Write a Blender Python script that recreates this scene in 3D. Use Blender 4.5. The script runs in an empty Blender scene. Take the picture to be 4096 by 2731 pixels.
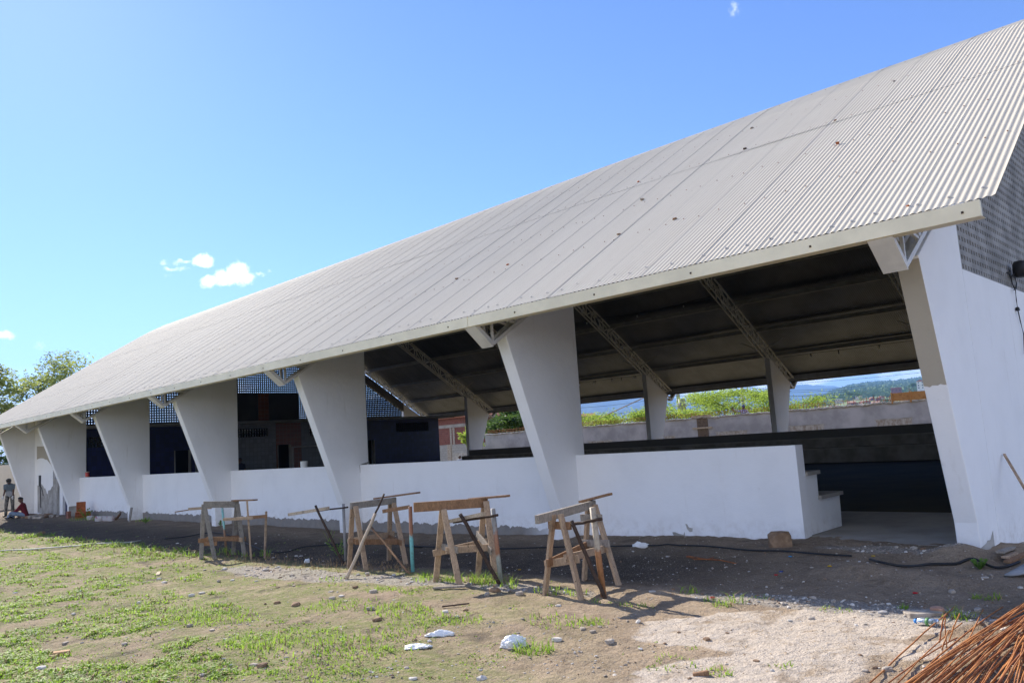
import bpy, math, random, bmesh
import numpy as np
from mathutils import Vector, Matrix, noise
S = bpy.context.scene
COL = S.collection
R = math.radians
random.seed(11)

# ------------------------------------------------------------------ camera
CAM = np.array([3.0724, -10.9735, 1.6560])
FW = np.array([-0.68732717, 0.71532030, 0.12608819])
RT = np.array([0.71391116, 0.69728791, -0.06419054])
UP = np.array([0.13383657, -0.04589586, 0.98994007])
FPX = 3157.86
cd = bpy.data.cameras.new('camera')
cam = bpy.data.objects.new('camera', cd)
COL.objects.link(cam)
cam.matrix_world = Matrix(((RT[0], UP[0], -FW[0], CAM[0]), (RT[1], UP[1], -FW[1], CAM[1]),
                           (RT[2], UP[2], -FW[2], CAM[2]), (0, 0, 0, 1)))
cd.sensor_width = 36
cd.lens = 36 * FPX / 4096
cd.clip_start = 0.1
cd.clip_end = 30000
S.camera = cam

# ------------------------------------------------------------------ sun, sky, exposure
SUN = Vector((-1.44, 0.31, 0.955)).normalized()
SUN_EL = math.asin(SUN.z)
SUN_ROT = math.atan2(SUN.x, SUN.y)
sl = bpy.data.lights.new('sun', 'SUN')
sl.energy = 5.0
sl.angle = R(0.53)
sl.color = (1.0, 0.93, 0.82)
so = bpy.data.objects.new('sun', sl)
COL.objects.link(so)
so.rotation_euler = SUN.to_track_quat('Z', 'Y').to_euler()
S.view_settings.view_transform = 'Standard'
S.view_settings.look = 'None'
S.view_settings.gamma = 1
S.view_settings.exposure = 1.0
S.cycles.max_bounces = 8
S.cycles.diffuse_bounces = 4
S.cycles.volume_bounces = 0
S.cycles.use_denoising = True


def pray(u, v):
    return FW + (u - 2048) / FPX * RT + (1365.5 - v) / FPX * UP


def at(u, v, axis, val):
    d = pray(u, v)
    return Vector(CAM + d * ((val - CAM[axis]) / d[axis]))


def atd(u, v, depth):
    return Vector(CAM + pray(u, v) * depth)


def topx(p):
    d = np.array(p) - CAM
    w = d @ FW
    return 2048 + FPX * (d @ RT) / w, 1365.5 - FPX * (d @ UP) / w


def zm(ox, oy, s):
    return lambda x, y: (ox + x * s, oy + y * s)


z1 = zm(650, 1900, .2551)
z2 = zm(1000, 1900, .53)
z3 = zm(0, 1900, .53)
z4 = zm(2600, 0, .6361)
z5 = zm(0, 1800, .2551)
z7 = zm(2300, 1300, .4677)
z8 = zm(1600, 1900, .4039)
z9 = zm(3000, 1400, .34)
zE = zm(3000, 1700, .6575)
zF = zm(2000, 1900, .53)
zR = zm(3500, 2300, .2749)
zC = zm(600, 950, .21258)

W = bpy.data.worlds.new('World')
S.world = W
W.use_nodes = True


class N:
    def __init__(self, tree):
        self.t = tree

    def __call__(self, kind, **kw):
        n = self.t.nodes.new(kind)
        for k, v in kw.items():
            if k.startswith('i_'):
                n.inputs[k[2:].replace('_', ' ')].default_value = v
            else:
                setattr(n, k, v)
        return n

    def link(self, a, b):
        self.t.links.new(a, b)

    def val(self, s, x):
        if hasattr(x, 'links') or hasattr(x, 'is_linked'):
            self.t.links.new(x, s)
        else:
            s.default_value = x

    def math(self, op, a, b=0.0, c=None, clamp=False):
        n = self.t.nodes.new('ShaderNodeMath')
        n.operation = op
        n.use_clamp = clamp
        self.val(n.inputs[0], a)
        self.val(n.inputs[1], b)
        if c is not None:
            self.val(n.inputs[2], c)
        return n.outputs[0]

    def mix(self, f, a, b, blend='MIX'):
        n = self.t.nodes.new('ShaderNodeMix')
        n.data_type = 'RGBA'
        n.blend_type = blend
        n.clamp_factor = True
        self.val(n.inputs[0], f)
        for s, x in ((n.inputs[6], a), (n.inputs[7], b)):
            if isinstance(x, (tuple, list)):
                s.default_value = (x[0], x[1], x[2], 1)
            else:
                self.t.links.new(x, s)
        return n.outputs[2]

    def noise(self, vec, scale, detail=4, rough=.55, dist=0.0):
        n = self.t.nodes.new('ShaderNodeTexNoise')
        n.inputs['Scale'].default_value = scale
        n.inputs['Detail'].default_value = detail
        n.inputs['Roughness'].default_value = rough
        n.inputs['Distortion'].default_value = dist
        if vec is not None:
            self.t.links.new(vec, n.inputs['Vector'])
        return n.outputs['Fac']

    def ramp(self, f, lo, hi):
        n = self.t.nodes.new('ShaderNodeMapRange')
        n.interpolation_type = 'SMOOTHSTEP'
        self.val(n.inputs[0], f)
        n.inputs[1].default_value = lo
        n.inputs[2].default_value = hi
        return n.outputs[0]


# sky with a few small puffs of cloud fixed in direction
wn = N(W.node_tree)
for n in list(W.node_tree.nodes):
    W.node_tree.nodes.remove(n)
wo = wn('ShaderNodeOutputWorld')
bg = wn('ShaderNodeBackground')
bg.inputs['Strength'].default_value = 0.1
sky = wn('ShaderNodeTexSky')
sky.sky_type = 'NISHITA'
sky.sun_disc = False
sky.sun_elevation = SUN_EL
sky.sun_rotation = SUN_ROT
sky.altitude = 400
sky.air_density = 1.0
sky.dust_density = 0.12
sky.ozone_density = 3.0
tc = wn('ShaderNodeTexCoord')
gen = tc.outputs['Generated']
warp = wn('ShaderNodeTexNoise')
warp.inputs['Scale'].default_value = 42
warp.inputs['Detail'].default_value = 7
warp.inputs['Roughness'].default_value = .62
wn.link(gen, warp.inputs['Vector'])
wsub = wn('ShaderNodeVectorMath', operation='SUBTRACT')
wn.link(warp.outputs['Color'], wsub.inputs[0])
wsub.inputs[1].default_value = (.5, .5, .5)
wsc = wn('ShaderNodeVectorMath', operation='SCALE')
wn.link(wsub.outputs[0], wsc.inputs[0])
wsc.inputs['Scale'].default_value = .020
wad = wn('ShaderNodeVectorMath', operation='ADD')
wn.link(gen, wad.inputs[0])
wn.link(wsc.outputs[0], wad.inputs[1])
# pixel on the photograph, half width (rad), half height (rad), density
PUFFS = [(zC(1130, 850), .013, .010, 1.0), (zC(1420, 760), .017, .014, 1.1), (zC(1700, 690), .019, .017, 1.15),
         (zC(1850, 760), .013, .011, .9), (zC(1330, 890), .018, .006, .8), (zC(2060, 690), .012, .004, .6),
         (zC(2260, 600), .007, .005, .3),
         (zC(900, 440), .011, .008, 1.0), (zC(1010, 420), .013, .010, 1.1), (zC(1080, 450), .009, .008, .9),
         (zC(640, 455), .014, .004, .65), (zC(500, 465), .007, .004, .6), (zC(450, 570), .018, .004, .6),
         (zC(640, 570), .012, .0035, .5), (zC(260, 435), .013, .005, .45), (zC(330, 685), .007, .005, .3),
         ((8, 1345), .015, .007, .9), ((36, 1338), .010, .006, .8), ((152, 1380), .007, .006, .42),
         ((2936, 36), .009, .010, .42)]
acc = None
for (u, v), sx, sy, a in PUFFS:
    d = Vector(pray(u, v)).normalized()
    ri = d.cross(Vector((0, 0, 1))).normalized()
    uu = ri.cross(d)
    sub = wn('ShaderNodeVectorMath', operation='SUBTRACT')
    wn.link(wad.outputs[0], sub.inputs[0])
    sub.inputs[1].default_value = d
    terms = []
    for ax, s in ((ri, sx), (uu, sy), (d, .3)):
        dp = wn('ShaderNodeVectorMath', operation='DOT_PRODUCT')
        wn.link(sub.outputs[0], dp.inputs[0])
        dp.inputs[1].default_value = ax / s
        terms.append(wn.math('POWER', dp.outputs['Value'], 2.0))
    r2 = wn.math('ADD', wn.math('ADD', terms[0], terms[1]), terms[2])
    g = wn.math('MULTIPLY', wn.math('SUBTRACT', 1.0, r2, clamp=True), a)
    acc = g if acc is None else wn.math('MAXIMUM', acc, g)
fine = wn.noise(gen, 160, 6, .65)
den = wn.ramp(wn.math('ADD', acc, wn.math('MULTIPLY', wn.math('SUBTRACT', fine, .5), 1.1)), .18, 1.35)
# bank of low cloud beyond the hills on the far side of the hall
sep = wn('ShaderNodeSeparateXYZ')
wn.link(gen, sep.inputs[0])
low = wn.math('SUBTRACT', 1.0, wn.ramp(sep.outputs[2], .055, .12))
stretch = wn('ShaderNodeMapping')
stretch.inputs['Scale'].default_value = (1, 1, 2.6)
wn.link(gen, stretch.inputs['Vector'])
bank = wn.ramp(wn.noise(stretch.outputs[0], 13, 7, .6), .42, .62)
side = wn.ramp(sep.outputs[1], .02, .25)
bankm = wn.math('MULTIPLY', wn.math('MULTIPLY', low, bank), side)
dens = wn.math('MAXIMUM', den, wn.math('MULTIPLY', bankm, .85), clamp=True)
# broken cloud added behind the camera, out of view, as fill for shaded walls
away = wn('ShaderNodeVectorMath', operation='DOT_PRODUCT')
wn.link(gen, away.inputs[0])
away.inputs[1].default_value = (.85, -.53, 0)
back = wn.ramp(away.outputs['Value'], .0, .35)
fill_cl = wn.ramp(wn.noise(stretch.outputs[0], 3.2, 7, .6), .42, .62)
bup = wn.math('MULTIPLY', wn.ramp(sep.outputs[2], -.02, .04), wn.math('SUBTRACT', 1.0, wn.ramp(sep.outputs[2], .55, .85)))
dens = wn.math('MAXIMUM', dens, wn.math('MULTIPLY', wn.math('MULTIPLY', back, fill_cl), bup), clamp=True)
skyc = wn.mix(dens, wn.mix(1.0, sky.outputs[0], (.73, .825, 1.13), 'MULTIPLY'), (12.6, 12.6, 12.8))
wn.link(skyc, bg.inputs['Color'])
wn.link(bg.outputs[0], wo.inputs['Surface'])

# ------------------------------------------------------------------ helpers
ORIGIN = {}


class MB:
    def __init__(s):
        s.v, s.f, s.m = [], [], []

    def add(s, vs, fs, mi=0):
        b = len(s.v)
        s.v += [tuple(x) for x in vs]
        s.f += [tuple(i + b for i in f) for f in fs]
        s.m += [mi] * len(fs)

    def box(s, x0, x1, y0, y1, z0, z1, mi=0):
        s.add([(x, y, z) for z in (z0, z1) for y in (y0, y1) for x in (x0, x1)],
              [(0, 2, 3, 1), (4, 5, 7, 6), (0, 1, 5, 4), (2, 6, 7, 3), (0, 4, 6, 2), (1, 3, 7, 5)], mi)

    def bar(s, p0, p1, w, h, up=(0, 0, 1), mi=0, w2=None, h2=None):
        p0, p1 = Vector(p0), Vector(p1)
        d = (p1 - p0).normalized()
        side = d.cross(Vector(up))
        if side.length < 1e-4:
            side = d.cross(Vector((1, 0, 0)))
        side.normalize()
        u2 = side.cross(d)
        vs = []
        for p, a, b in ((p0, w, h), (p1, w2 or w, h2 or h)):
            for i, j in ((-1, -1), (1, -1), (1, 1), (-1, 1)):
                vs.append(p + side * (i * a / 2) + u2 * (j * b / 2))
        s.add(vs, [(0, 1, 2, 3), (7, 6, 5, 4), (0, 4, 5, 1), (1, 5, 6, 2), (2, 6, 7, 3), (3, 7, 4, 0)], mi)

    def tube(s, pts, rad, n=8, mi=0, wob=0.0):
        pts = [Vector(p) for p in pts]
        rad = rad if isinstance(rad, (list, tuple)) else [rad] * len(pts)
        vs, fs = [], []
        for i, p in enumerate(pts):
            d = (pts[min(i + 1, len(pts) - 1)] - pts[max(i - 1, 0)]).normalized()
            a = d.cross(Vector((0, 0, 1)))
            if a.length < 1e-3:
                a = d.cross(Vector((1, 0, 0)))
            a.normalize()
            b = a.cross(d)
            for k in range(n):
                t = 2 * math.pi * k / n
                rr = rad[i] * (1 + wob * (random.random() - .5))
                vs.append(p + a * (rr * math.cos(t)) + b * (rr * math.sin(t)))
        for i in range(len(pts) - 1):
            for k in range(n):
                a0, a1 = i * n + k, i * n + (k + 1) % n
                fs.append((a0, a1, a1 + n, a0 + n))
        fs.append(tuple(range(n))[::-1])
        fs.append(tuple((len(pts) - 1) * n + k for k in range(n)))
        s.add(vs, fs, mi)

    def prism(s, poly, x0, x1, mi=0):
        """polygon in the Y-Z plane swept from x0 to x1"""
        n = len(poly)
        vs = [(x0, y, z) for y, z in poly] + [(x1, y, z) for y, z in poly]
        fs = [tuple(range(n))[::-1], tuple(range(n, 2 * n))]
        fs += [(i, (i + 1) % n, n + (i + 1) % n, n + i) for i in range(n)]
        s.add(vs, fs, mi)

    def prism_y(s, poly, y0, y1, mi=0):
        n = len(poly)
        vs = [(x, y0, z) for x, z in poly] + [(x, y1, z) for x, z in poly]
        fs = [tuple(range(n)), tuple(range(n, 2 * n))[::-1]]
        fs += [((i + 1) % n, i, n + i, n + (i + 1) % n) for i in range(n)]
        s.add(vs, fs, mi)

    def rock(s, c, sx, sy, sz, seed=0, mi=0, sub=2, rough=.28, rot=0.0):
        bm = bmesh.new()
        bmesh.ops.create_icosphere(bm, subdivisions=sub, radius=1)
        o = Vector((seed * 3.7, seed * 1.3, seed * 7.1))
        cr, sr = math.cos(rot), math.sin(rot)
        vs = []
        for v in bm.verts:
            k = 1 + rough * noise.noise(v.co * 1.1 + o) * 1.6 + rough * .5 * noise.noise(v.co * 2.6 + o)
            p = v.co * k
            p = Vector((max(-.72, min(.72, p.x)), max(-.75, min(.75, p.y)), max(-.7, min(.7, p.z)))) * 1.35
            x, y = p.x * sx, p.y * sy
            vs.append((c[0] + x * cr - y * sr, c[1] + x * sr + y * cr, c[2] + p.z * sz))
        s.add(vs, [tuple(v.index for v in f.verts) for f in bm.faces], mi)
        bm.free()

    def build(s, name, mats, parent=None, smooth=False, bevel=0.0):
        me = bpy.data.meshes.new(name)
        o = ORIGIN.get(parent.name, Vector((0, 0, 0))) if parent else Vector((0, 0, 0))
        vs = [(x - o.x, y - o.y, z - o.z) for x, y, z in s.v] if parent else s.v
        me.from_pydata(vs, [], s.f)
        mats = mats if isinstance(mats, (list, tuple)) else [mats]
        for m in mats:
            me.materials.append(m)
        if len(mats) > 1:
            me.polygons.foreach_set('material_index', s.m)
        if smooth:
            me.polygons.foreach_set('use_smooth', [True] * len(me.polygons))
        me.validate()
        me.update()
        ob = bpy.data.objects.new(name, me)
        COL.objects.link(ob)
        ORIGIN[ob.name] = o
        if parent:
            ob.parent = parent
        if bevel:
            b = ob.modifiers.new('bevel', 'BEVEL')
            b.width = bevel
            b.segments = 2
            b.limit_method = 'ANGLE'
        return ob


def tag(o, label, cat, group=None, kind=None):
    if label:
        o['label'] = label
    if cat:
        o['category'] = cat
    if group:
        o['group'] = group
    if kind:
        o['kind'] = kind
    return o


def root(name, loc, label, cat, group=None):
    o = bpy.data.objects.new(name, None)
    COL.objects.link(o)
    o.location = loc
    o.empty_display_size = .2
    ORIGIN[o.name] = Vector(loc)
    return tag(o, label, cat, group)


def structure(o):
    o['kind'] = 'structure'
    return o


# ------------------------------------------------------------------ materials
def newmat(name):
    m = bpy.data.materials.new(name)
    m.use_nodes = True
    t = m.node_tree
    b = t.nodes['Principled BSDF']
    return m, N(t), b


def geo_pos(n):
    return n('ShaderNodeNewGeometry').outputs['Position']


def M(name, col, rough=.85, var=.18, scale=4.0, bump=0.0, bscale=30.0, col2=None, lo=.35, hi=.65, metal=0.0, spec=.3, stretch=None):
    m, n, b = newmat(name)
    vec = geo_pos(n)
    if stretch:
        mp = n('ShaderNodeMapping')
        mp.inputs['Scale'].default_value = stretch
        n.link(vec, mp.inputs['Vector'])
        vec = mp.outputs[0]
    f = n.ramp(n.noise(vec, scale, 6, .6), lo, hi)
    c2 = col2 or tuple(min(1, x * (1 + var)) for x in col)
    c1 = col if col2 else tuple(x * (1 - var) for x in col)
    n.link(n.mix(f, c1, c2), b.inputs['Base Color'])
    b.inputs['Roughness'].default_value = rough
    b.inputs['Metallic'].default_value = metal
    b.inputs['Specular IOR Level'].default_value = spec
    if bump:
        bn = n('ShaderNodeBump')
        bn.inputs['Strength'].default_value = bump
        bn.inputs['Distance'].default_value = .02
        n.link(n.noise(vec, bscale, 5, .6), bn.inputs['Height'])
        n.link(bn.outputs[0], b.inputs['Normal'])
    return m


def plaster(name, col, stain=(.42, .36, .28), amt=.35, band=None):
    """painted render with faint streaks; band=(z, colour) leaves the foot of the wall unpainted with a ragged edge"""
    m, n, b = newmat(name)
    pos = geo_pos(n)
    mp = n('ShaderNodeMapping')
    mp.inputs['Scale'].default_value = (5, 5, .6)
    n.link(pos, mp.inputs['Vector'])
    streak = n.ramp(n.noise(mp.outputs[0], 1.4, 6, .65), .58, .82)
    blot = n.ramp(n.noise(pos, 1.1, 5, .6), .4, .75)
    speck = n.ramp(n.noise(pos, 14, 3, .5), .69, .76)
    c = n.mix(n.math('MULTIPLY', blot, .22), col, tuple(x * .72 for x in col))
    c = n.mix(n.math('MULTIPLY', streak, amt * .5), c, stain)
    c = n.mix(n.math('MULTIPLY', speck, amt * .35), c, stain)
    if band:
        sp = n('ShaderNodeSeparateXYZ')
        n.link(pos, sp.inputs[0])
        edge = n.math('ADD', sp.outputs[2], n.math('MULTIPLY', n.math('SUBTRACT', n.noise(pos, 3.2, 6, .6), .5), .34))
        left = n.math('SUBTRACT', 1.0, n.ramp(sp.outputs[0], -7.6, -6.4))
        f = n.math('MULTIPLY', n.math('SUBTRACT', 1.0, n.ramp(edge, band[0] - .006, band[0] + .006)), left)
        raw = n.mix(n.noise(pos, 5, 6, .65), tuple(x * .55 for x in band[1]), tuple(min(1, x * 1.35) for x in band[1]))
        c = n.mix(f, c, raw)
    spz = n('ShaderNodeSeparateXYZ')
    n.link(pos, spz.inputs[0])
    mud = n.math('MULTIPLY', n.math('SUBTRACT', 1.0, n.ramp(spz.outputs[2], .02, .42)), n.ramp(n.noise(pos, 6, 7, .7), .40, .72))
    c = n.mix(n.math('MULTIPLY', mud, .28), c, (.34, .26, .18))
    n.link(c, b.inputs['Base Color'])
    b.inputs['Roughness'].default_value = .9
    b.inputs['Specular IOR Level'].default_value = .2
    bn = n('ShaderNodeBump')
    bn.inputs['Strength'].default_value = .4
    bn.inputs['Distance'].default_value = .015
    n.link(n.math('ADD', n.noise(pos, 7, 5, .6), n.math('MULTIPLY', n.noise(pos, 60, 3, .5), .3)), bn.inputs['Height'])
    n.link(bn.outputs[0], b.inputs['Normal'])
    return m


def tiles(name, col, size, grout, var=.25, rough=.25):
    """square wall tiles on planes facing X or Y"""
    m, n, b = newmat(name)
    pos = geo_pos(n)
    sp = n('ShaderNodeSeparateXYZ')
    n.link(pos, sp.inputs[0])
    a = n.math('ADD', sp.outputs[0], sp.outputs[1])
    cells, lines = [], []
    for s in (a, sp.outputs[2]):
        q = n.math('DIVIDE', s, size)
        fr = n.math('FRACT', q)
        lines.append(n.math('MAXIMUM', n.math('LESS_THAN', fr, .05), n.math('GREATER_THAN', fr, .95)))
        cells.append(n.math('FLOOR', q))
    cb = n('ShaderNodeCombineXYZ')
    n.link(cells[0], cb.inputs[0])
    n.link(cells[1], cb.inputs[1])
    wnz = n('ShaderNodeTexWhiteNoise')
    n.link(cb.outputs[0], wnz.inputs['Vector'])
    c = n.mix(wnz.outputs['Value'], tuple(x * (1 - var) for x in col), tuple(min(1, x * (1 + var)) for x in col))
    ln = n.math('MAXIMUM', lines[0], lines[1])
    n.link(n.mix(ln, c, grout), b.inputs['Base Color'])
    n.link(n.math('ADD', n.math('MULTIPLY', ln, .5), rough), b.inputs['Roughness'])
    return m


def bricks(name, c1, c2, mortar, scale, bw=.2, bh=.1):
    m, n, b = newmat(name)
    pos = geo_pos(n)
    sp = n('ShaderNodeSeparateXYZ')
    n.link(pos, sp.inputs[0])
    cb = n('ShaderNodeCombineXYZ')
    n.link(n.math('ADD', sp.outputs[0], sp.outputs[1]), cb.inputs[0])
    n.link(sp.outputs[2], cb.inputs[1])
    br = n('ShaderNodeTexBrick')
    n.link(cb.outputs[0], br.inputs['Vector'])
    br.inputs['Color1'].default_value = (*c1, 1)
    br.inputs['Color2'].default_value = (*c2, 1)
    br.inputs['Mortar'].default_value = (*mortar, 1)
    br.inputs['Scale'].default_value = scale
    br.inputs['Mortar Size'].default_value = .012
    br.inputs['Brick Width'].default_value = bw
    br.inputs['Row Height'].default_value = bh
    n.link(n.mix(n.math('MULTIPLY', n.noise(pos, 1.5, 5), .5), br.outputs['Color'], tuple(x * .5 for x in c1)), b.inputs['Base Color'])
    b.inputs['Roughness'].default_value = .92
    return m


def wood(name, col, rough=.85, grain=.5, stain=None):
    m, n, b = newmat(name)
    tcn = n('ShaderNodeTexCoord')
    pos = tcn.outputs['Object']
    mp = n('ShaderNodeMapping')
    mp.inputs['Scale'].default_value = (9, 9, 2.2)
    n.link(pos, mp.inputs['Vector'])
    g = n.noise(mp.outputs[0], 6, 7, .7, 1.5)
    c = n.mix(n.ramp(g, .3, .7), tuple(x * (1 - grain) for x in col), tuple(min(1, x * (1 + grain * .6)) for x in col))
    sp = n.ramp(n.noise(pos, 5.5, 5, .65), .5, .72)
    c = n.mix(n.math('MULTIPLY', sp, .7), c, stain or tuple(x * .42 for x in col))
    kn = n.ramp(n.noise(pos, 26, 2, .5), .68, .74)
    c = n.mix(n.math('MULTIPLY', kn, .7), c, (.03, .02, .015))
    n.link(c, b.inputs['Base Color'])
    b.inputs['Roughness'].default_value = rough
    b.inputs['Specular IOR Level'].default_value = .2
    bn = n('ShaderNodeBump')
    bn.inputs['Strength'].default_value = .4
    bn.inputs['Distance'].default_value = .004
    n.link(g, bn.inputs['Height'])
    n.link(bn.outputs[0], b.inputs['Normal'])
    return m


def leafmat(name, c1, c2, scale=1.2, trans=.35):
    m, n, b = newmat(name)
    pos = geo_pos(n)
    f = n.ramp(n.noise(pos, scale, 4, .6), .35, .65)
    c = n.mix(f, c1, c2)
    c = n.mix(n.math('MULTIPLY', n.noise(pos, scale * 14, 2), .4), c, tuple(x * 1.5 for x in c2))
    n.link(c, b.inputs['Base Color'])
    b.inputs['Roughness'].default_value = .6
    b.inputs['Specular IOR Level'].default_value = .25
    tr = n('ShaderNodeBsdfTranslucent')
    n.link(n.mix(.5, c, tuple(min(1, x * 1.6) for x in c2)), tr.inputs['Color'])
    mx = n('ShaderNodeMixShader')
    mx.inputs[0].default_value = trans
    n.link(b.outputs[0], mx.inputs[1])
    n.link(tr.outputs[0], mx.inputs[2])
    n.link(mx.outputs[0], m.node_tree.nodes['Material Output'].inputs['Surface'])
    return m


def roofmat():
    m, n, b = newmat('roof_metal')
    pos = geo_pos(n)
    sp = n('ShaderNodeSeparateXYZ')
    n.link(pos, sp.inputs[0])
    sheet = n.math('FLOOR', n.math('DIVIDE', sp.outputs[0], .836))
    wnz = n('ShaderNodeTexWhiteNoise')
    wnz.noise_dimensions = '1D'
    n.link(sheet, wnz.inputs['W'])
    mp = n('ShaderNodeMapping')
    mp.inputs['Scale'].default_value = (9, .5, .5)
    n.link(pos, mp.inputs['Vector'])
    st = n.ramp(n.noise(mp.outputs[0], 1.5, 6, .6), .35, .75)
    c = n.mix(wnz.outputs['Value'], (.535, .488, .402), (.565, .518, .430))
    c = n.mix(n.math('MULTIPLY', st, .35), c, (.46, .41, .325))
    c = n.mix(n.math('MULTIPLY', n.ramp(n.noise(pos, 9, 4, .6), .62, .72), .3), c, (.36, .33, .28))
    n.link(c, b.inputs['Base Color'])
    b.inputs['Roughness'].default_value = .8
    b.inputs['Specular IOR Level'].default_value = .12
    return m


WHITE = plaster('white_plaster', (.88, .87, .86), amt=.6)
WHITE_WALL = plaster('white_wall_paint', (.87, .865, .87), amt=.6, band=(.05, (.26, .24, .22)))
INNER = plaster('dark_inner_render', (.16, .155, .145), amt=.2)
RENDER = plaster('bare_cement_render', (.44, .39, .31), stain=(.25, .21, .16), amt=.6)
GREY_RENDER = M('grey_cement_wall', (.31, .30, .31), .92, col2=(.46, .445, .455), scale=.9, bump=.3)
MORTAR = M('raw_mortar', (.30, .28, .25), .95, col2=(.46, .43, .39), scale=3, bump=.5)
CREAM = M('cream_steel_paint', (.86, .77, .55), .45, .08, 1.5)
STEEL_W = M('white_steel_paint', (.70, .68, .64), .5, .08, 3)
STEEL_G = M('grey_steel_paint', (.34, .33, .31), .6, .1, 3)
DARKSTEEL = M('purlin_steel', (.33, .325, .315), .65, .12, 2)
ROOF = roofmat()
LATTICE = M('lattice_concrete', (.22, .215, .205), .95, col2=(.36, .35, .335), scale=2.2)
LATTICE_SHADED = M('lattice_concrete_shaded', (.035, .034, .032), .95, .2, 2)  # same concrete with its backlit shade put into the colour
CONCRETE = M('slab_concrete', (.27, .25, .22), .92, col2=(.36, .335, .30), scale=1.4, bump=.4)
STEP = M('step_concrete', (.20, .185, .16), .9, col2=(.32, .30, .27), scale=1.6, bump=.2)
COURT = M('green_court_paint', (.046, .036, .011), .85, .25, .7, spec=.12)
BLUE_T = tiles('blue_tiles', (.009, .010, .068), .2, (.03, .03, .05), .35, rough=.35)
GREY_T = tiles('grey_tiles', (.17, .175, .18), .2, (.10, .10, .10), .12)
ORANGE_T = tiles('orange_tiles', (.19, .048, .014), .2, (.12, .06, .03), .12)
DARKWALL = M('dark_tank_wall', (.055, .052, .046), .9, .2, 1)
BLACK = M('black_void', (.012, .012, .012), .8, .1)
WOOD_GREY = wood('weathered_grey_wood', (.32, .275, .225), grain=.45)
WOOD_TAN = wood('tan_plank_wood', (.42, .30, .20), grain=.4)
WOOD_BRN = wood('brown_plank_wood', (.27, .155, .085), grain=.45)
WOOD_PALE = wood('pale_split_wood', (.50, .40, .29), grain=.35)
WOOD_DARK = wood('dark_stick_bark', (.07, .045, .032), grain=.5)
WOOD_CEM = wood('cement_crusted_wood', (.27, .245, .21), grain=.35, stain=(.14, .12, .10))
FORMWOOD = wood('orange_formwork_board', (.46, .23, .085), grain=.25)
HOSE = M('black_hose_rubber', (.018, .018, .02), .5, .1)
RUST = M('rusty_steel', (.27, .10, .035), .9, col2=(.45, .19, .06), scale=7)
RUSTD = M('dark_rusty_steel', (.20, .07, .03), .9, col2=(.33, .12, .04), scale=9)
STONE = M('grey_stone', (.27, .225, .18), .95, col2=(.44, .385, .32), scale=9, bump=.5)
STONE_B = M('brown_stone', (.20, .125, .075), .95, col2=(.30, .20, .125), scale=7, bump=.6)
STONE_W = M('pale_rubble', (.46, .42, .37), .95, col2=(.62, .58, .52), scale=9)
BRICK_O = M('orange_brick_clay', (.42, .13, .045), .9, .2, 9)
BAG = M('white_plastic_bag', (.74, .74, .73), .4, .08, 12)
BARK = M('tree_bark', (.075, .058, .045), .95, .3, 6)


def twotone(name, stops, rough=.55, ragged=.05):
    """paint bands by height: list of (z from, colour)"""
    m, n, b = newmat(name)
    pos = geo_pos(n)
    sp = n('ShaderNodeSeparateXYZ')
    n.link(pos, sp.inputs[0])
    z = n.math('ADD', sp.outputs[2], n.math('MULTIPLY', n.math('SUBTRACT', n.noise(pos, 9, 5, .7), .5), ragged * 8))
    c = stops[0][1]
    for zz, cc in stops[1:]:
        c = n.mix(n.ramp(z, zz - ragged, zz + ragged), c, cc)
    c = n.mix(n.math('MULTIPLY', n.ramp(n.noise(pos, 30, 4), .5, .7), .4), c, (.10, .05, .03))
    n.link(c, b.inputs['Base Color'])
    b.inputs['Roughness'].default_value = rough
    return m


PIPE_TEAL = twotone('teal_pipe_rusted', [(-9, (.16, .45, .46)), (.38, (.27, .115, .055))])
PIPE_GREY = twotone('grey_pipe_rusted', [(-9, (.33, .36, .33)), (.22, (.30, .14, .075)), (.55, (.27, .25, .22))])
PIPE_TAN = twotone('tan_pipe_rusted', [(-9, (.33, .15, .06)), (.45, (.40, .33, .24))])
PIPE_MINT = twotone('mint_painted_pole', [(-9, (.27, .15, .09)), (.22, (.24, .50, .45)), (.62, (.33, .44, .40))])
PIPE_STEEL = M('grey_metal_pipe', (.27, .26, .25), .6, .2, 6)

# ------------------------------------------------------------------ ground


def sm(a, b, x):
    t = max(0.0, min(1.0, (x - a) / (b - a)))
    return t * t * (3 - 2 * t)


MOUNDS = [(at(*zE(690, 870), 2, .05), .55, .35, .09), (at(*zE(1280, 800), 2, .05), .34, .28, .17), (at(*zE(1230, 920), 2, .03), .5, .22, .06),
          (at(*zE(820, 740), 2, .05), .7, .3, .05)]


def gz(x, y, fine=True):
    b = -.17 + .21 * sm(-12, -1.5, x)
    z = b - .09 * sm(-.7, -3.0, y) * 1.0 if y < -.7 else b
    if y < -.7:
        z = b - .09 * (1 - sm(-3.0, -.7, y))
    if y < -3:
        z -= .05 * (1 - sm(-9, -3, y))
    if y > .25:
        z -= .30 * sm(.25, .7, y)
    for c, a, q, h in MOUNDS:
        d2 = ((x - c.x) / a) ** 2 + ((y - c.y) / q) ** 2
        if d2 < 6:
            z += h * math.exp(-d2)
    if fine and y < .6:
        p = Vector((x, y, 0))
        z += .030 * noise.noise(p * .9) + .018 * noise.noise(p * 2.7 + Vector((9, 1, 0))) + .014 * noise.noise(p * 7 + Vector((3, 7, 0))) + .010 * noise.noise(p * 17)
    return z


def fbm(x, y, s, o=0.0):
    p = Vector((x * s + o, y * s - o, o))
    return .5 + .5 * (noise.noise(p) * .6 + noise.noise(p * 2.1) * .3 + noise.noise(p * 4.3) * .18)


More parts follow.
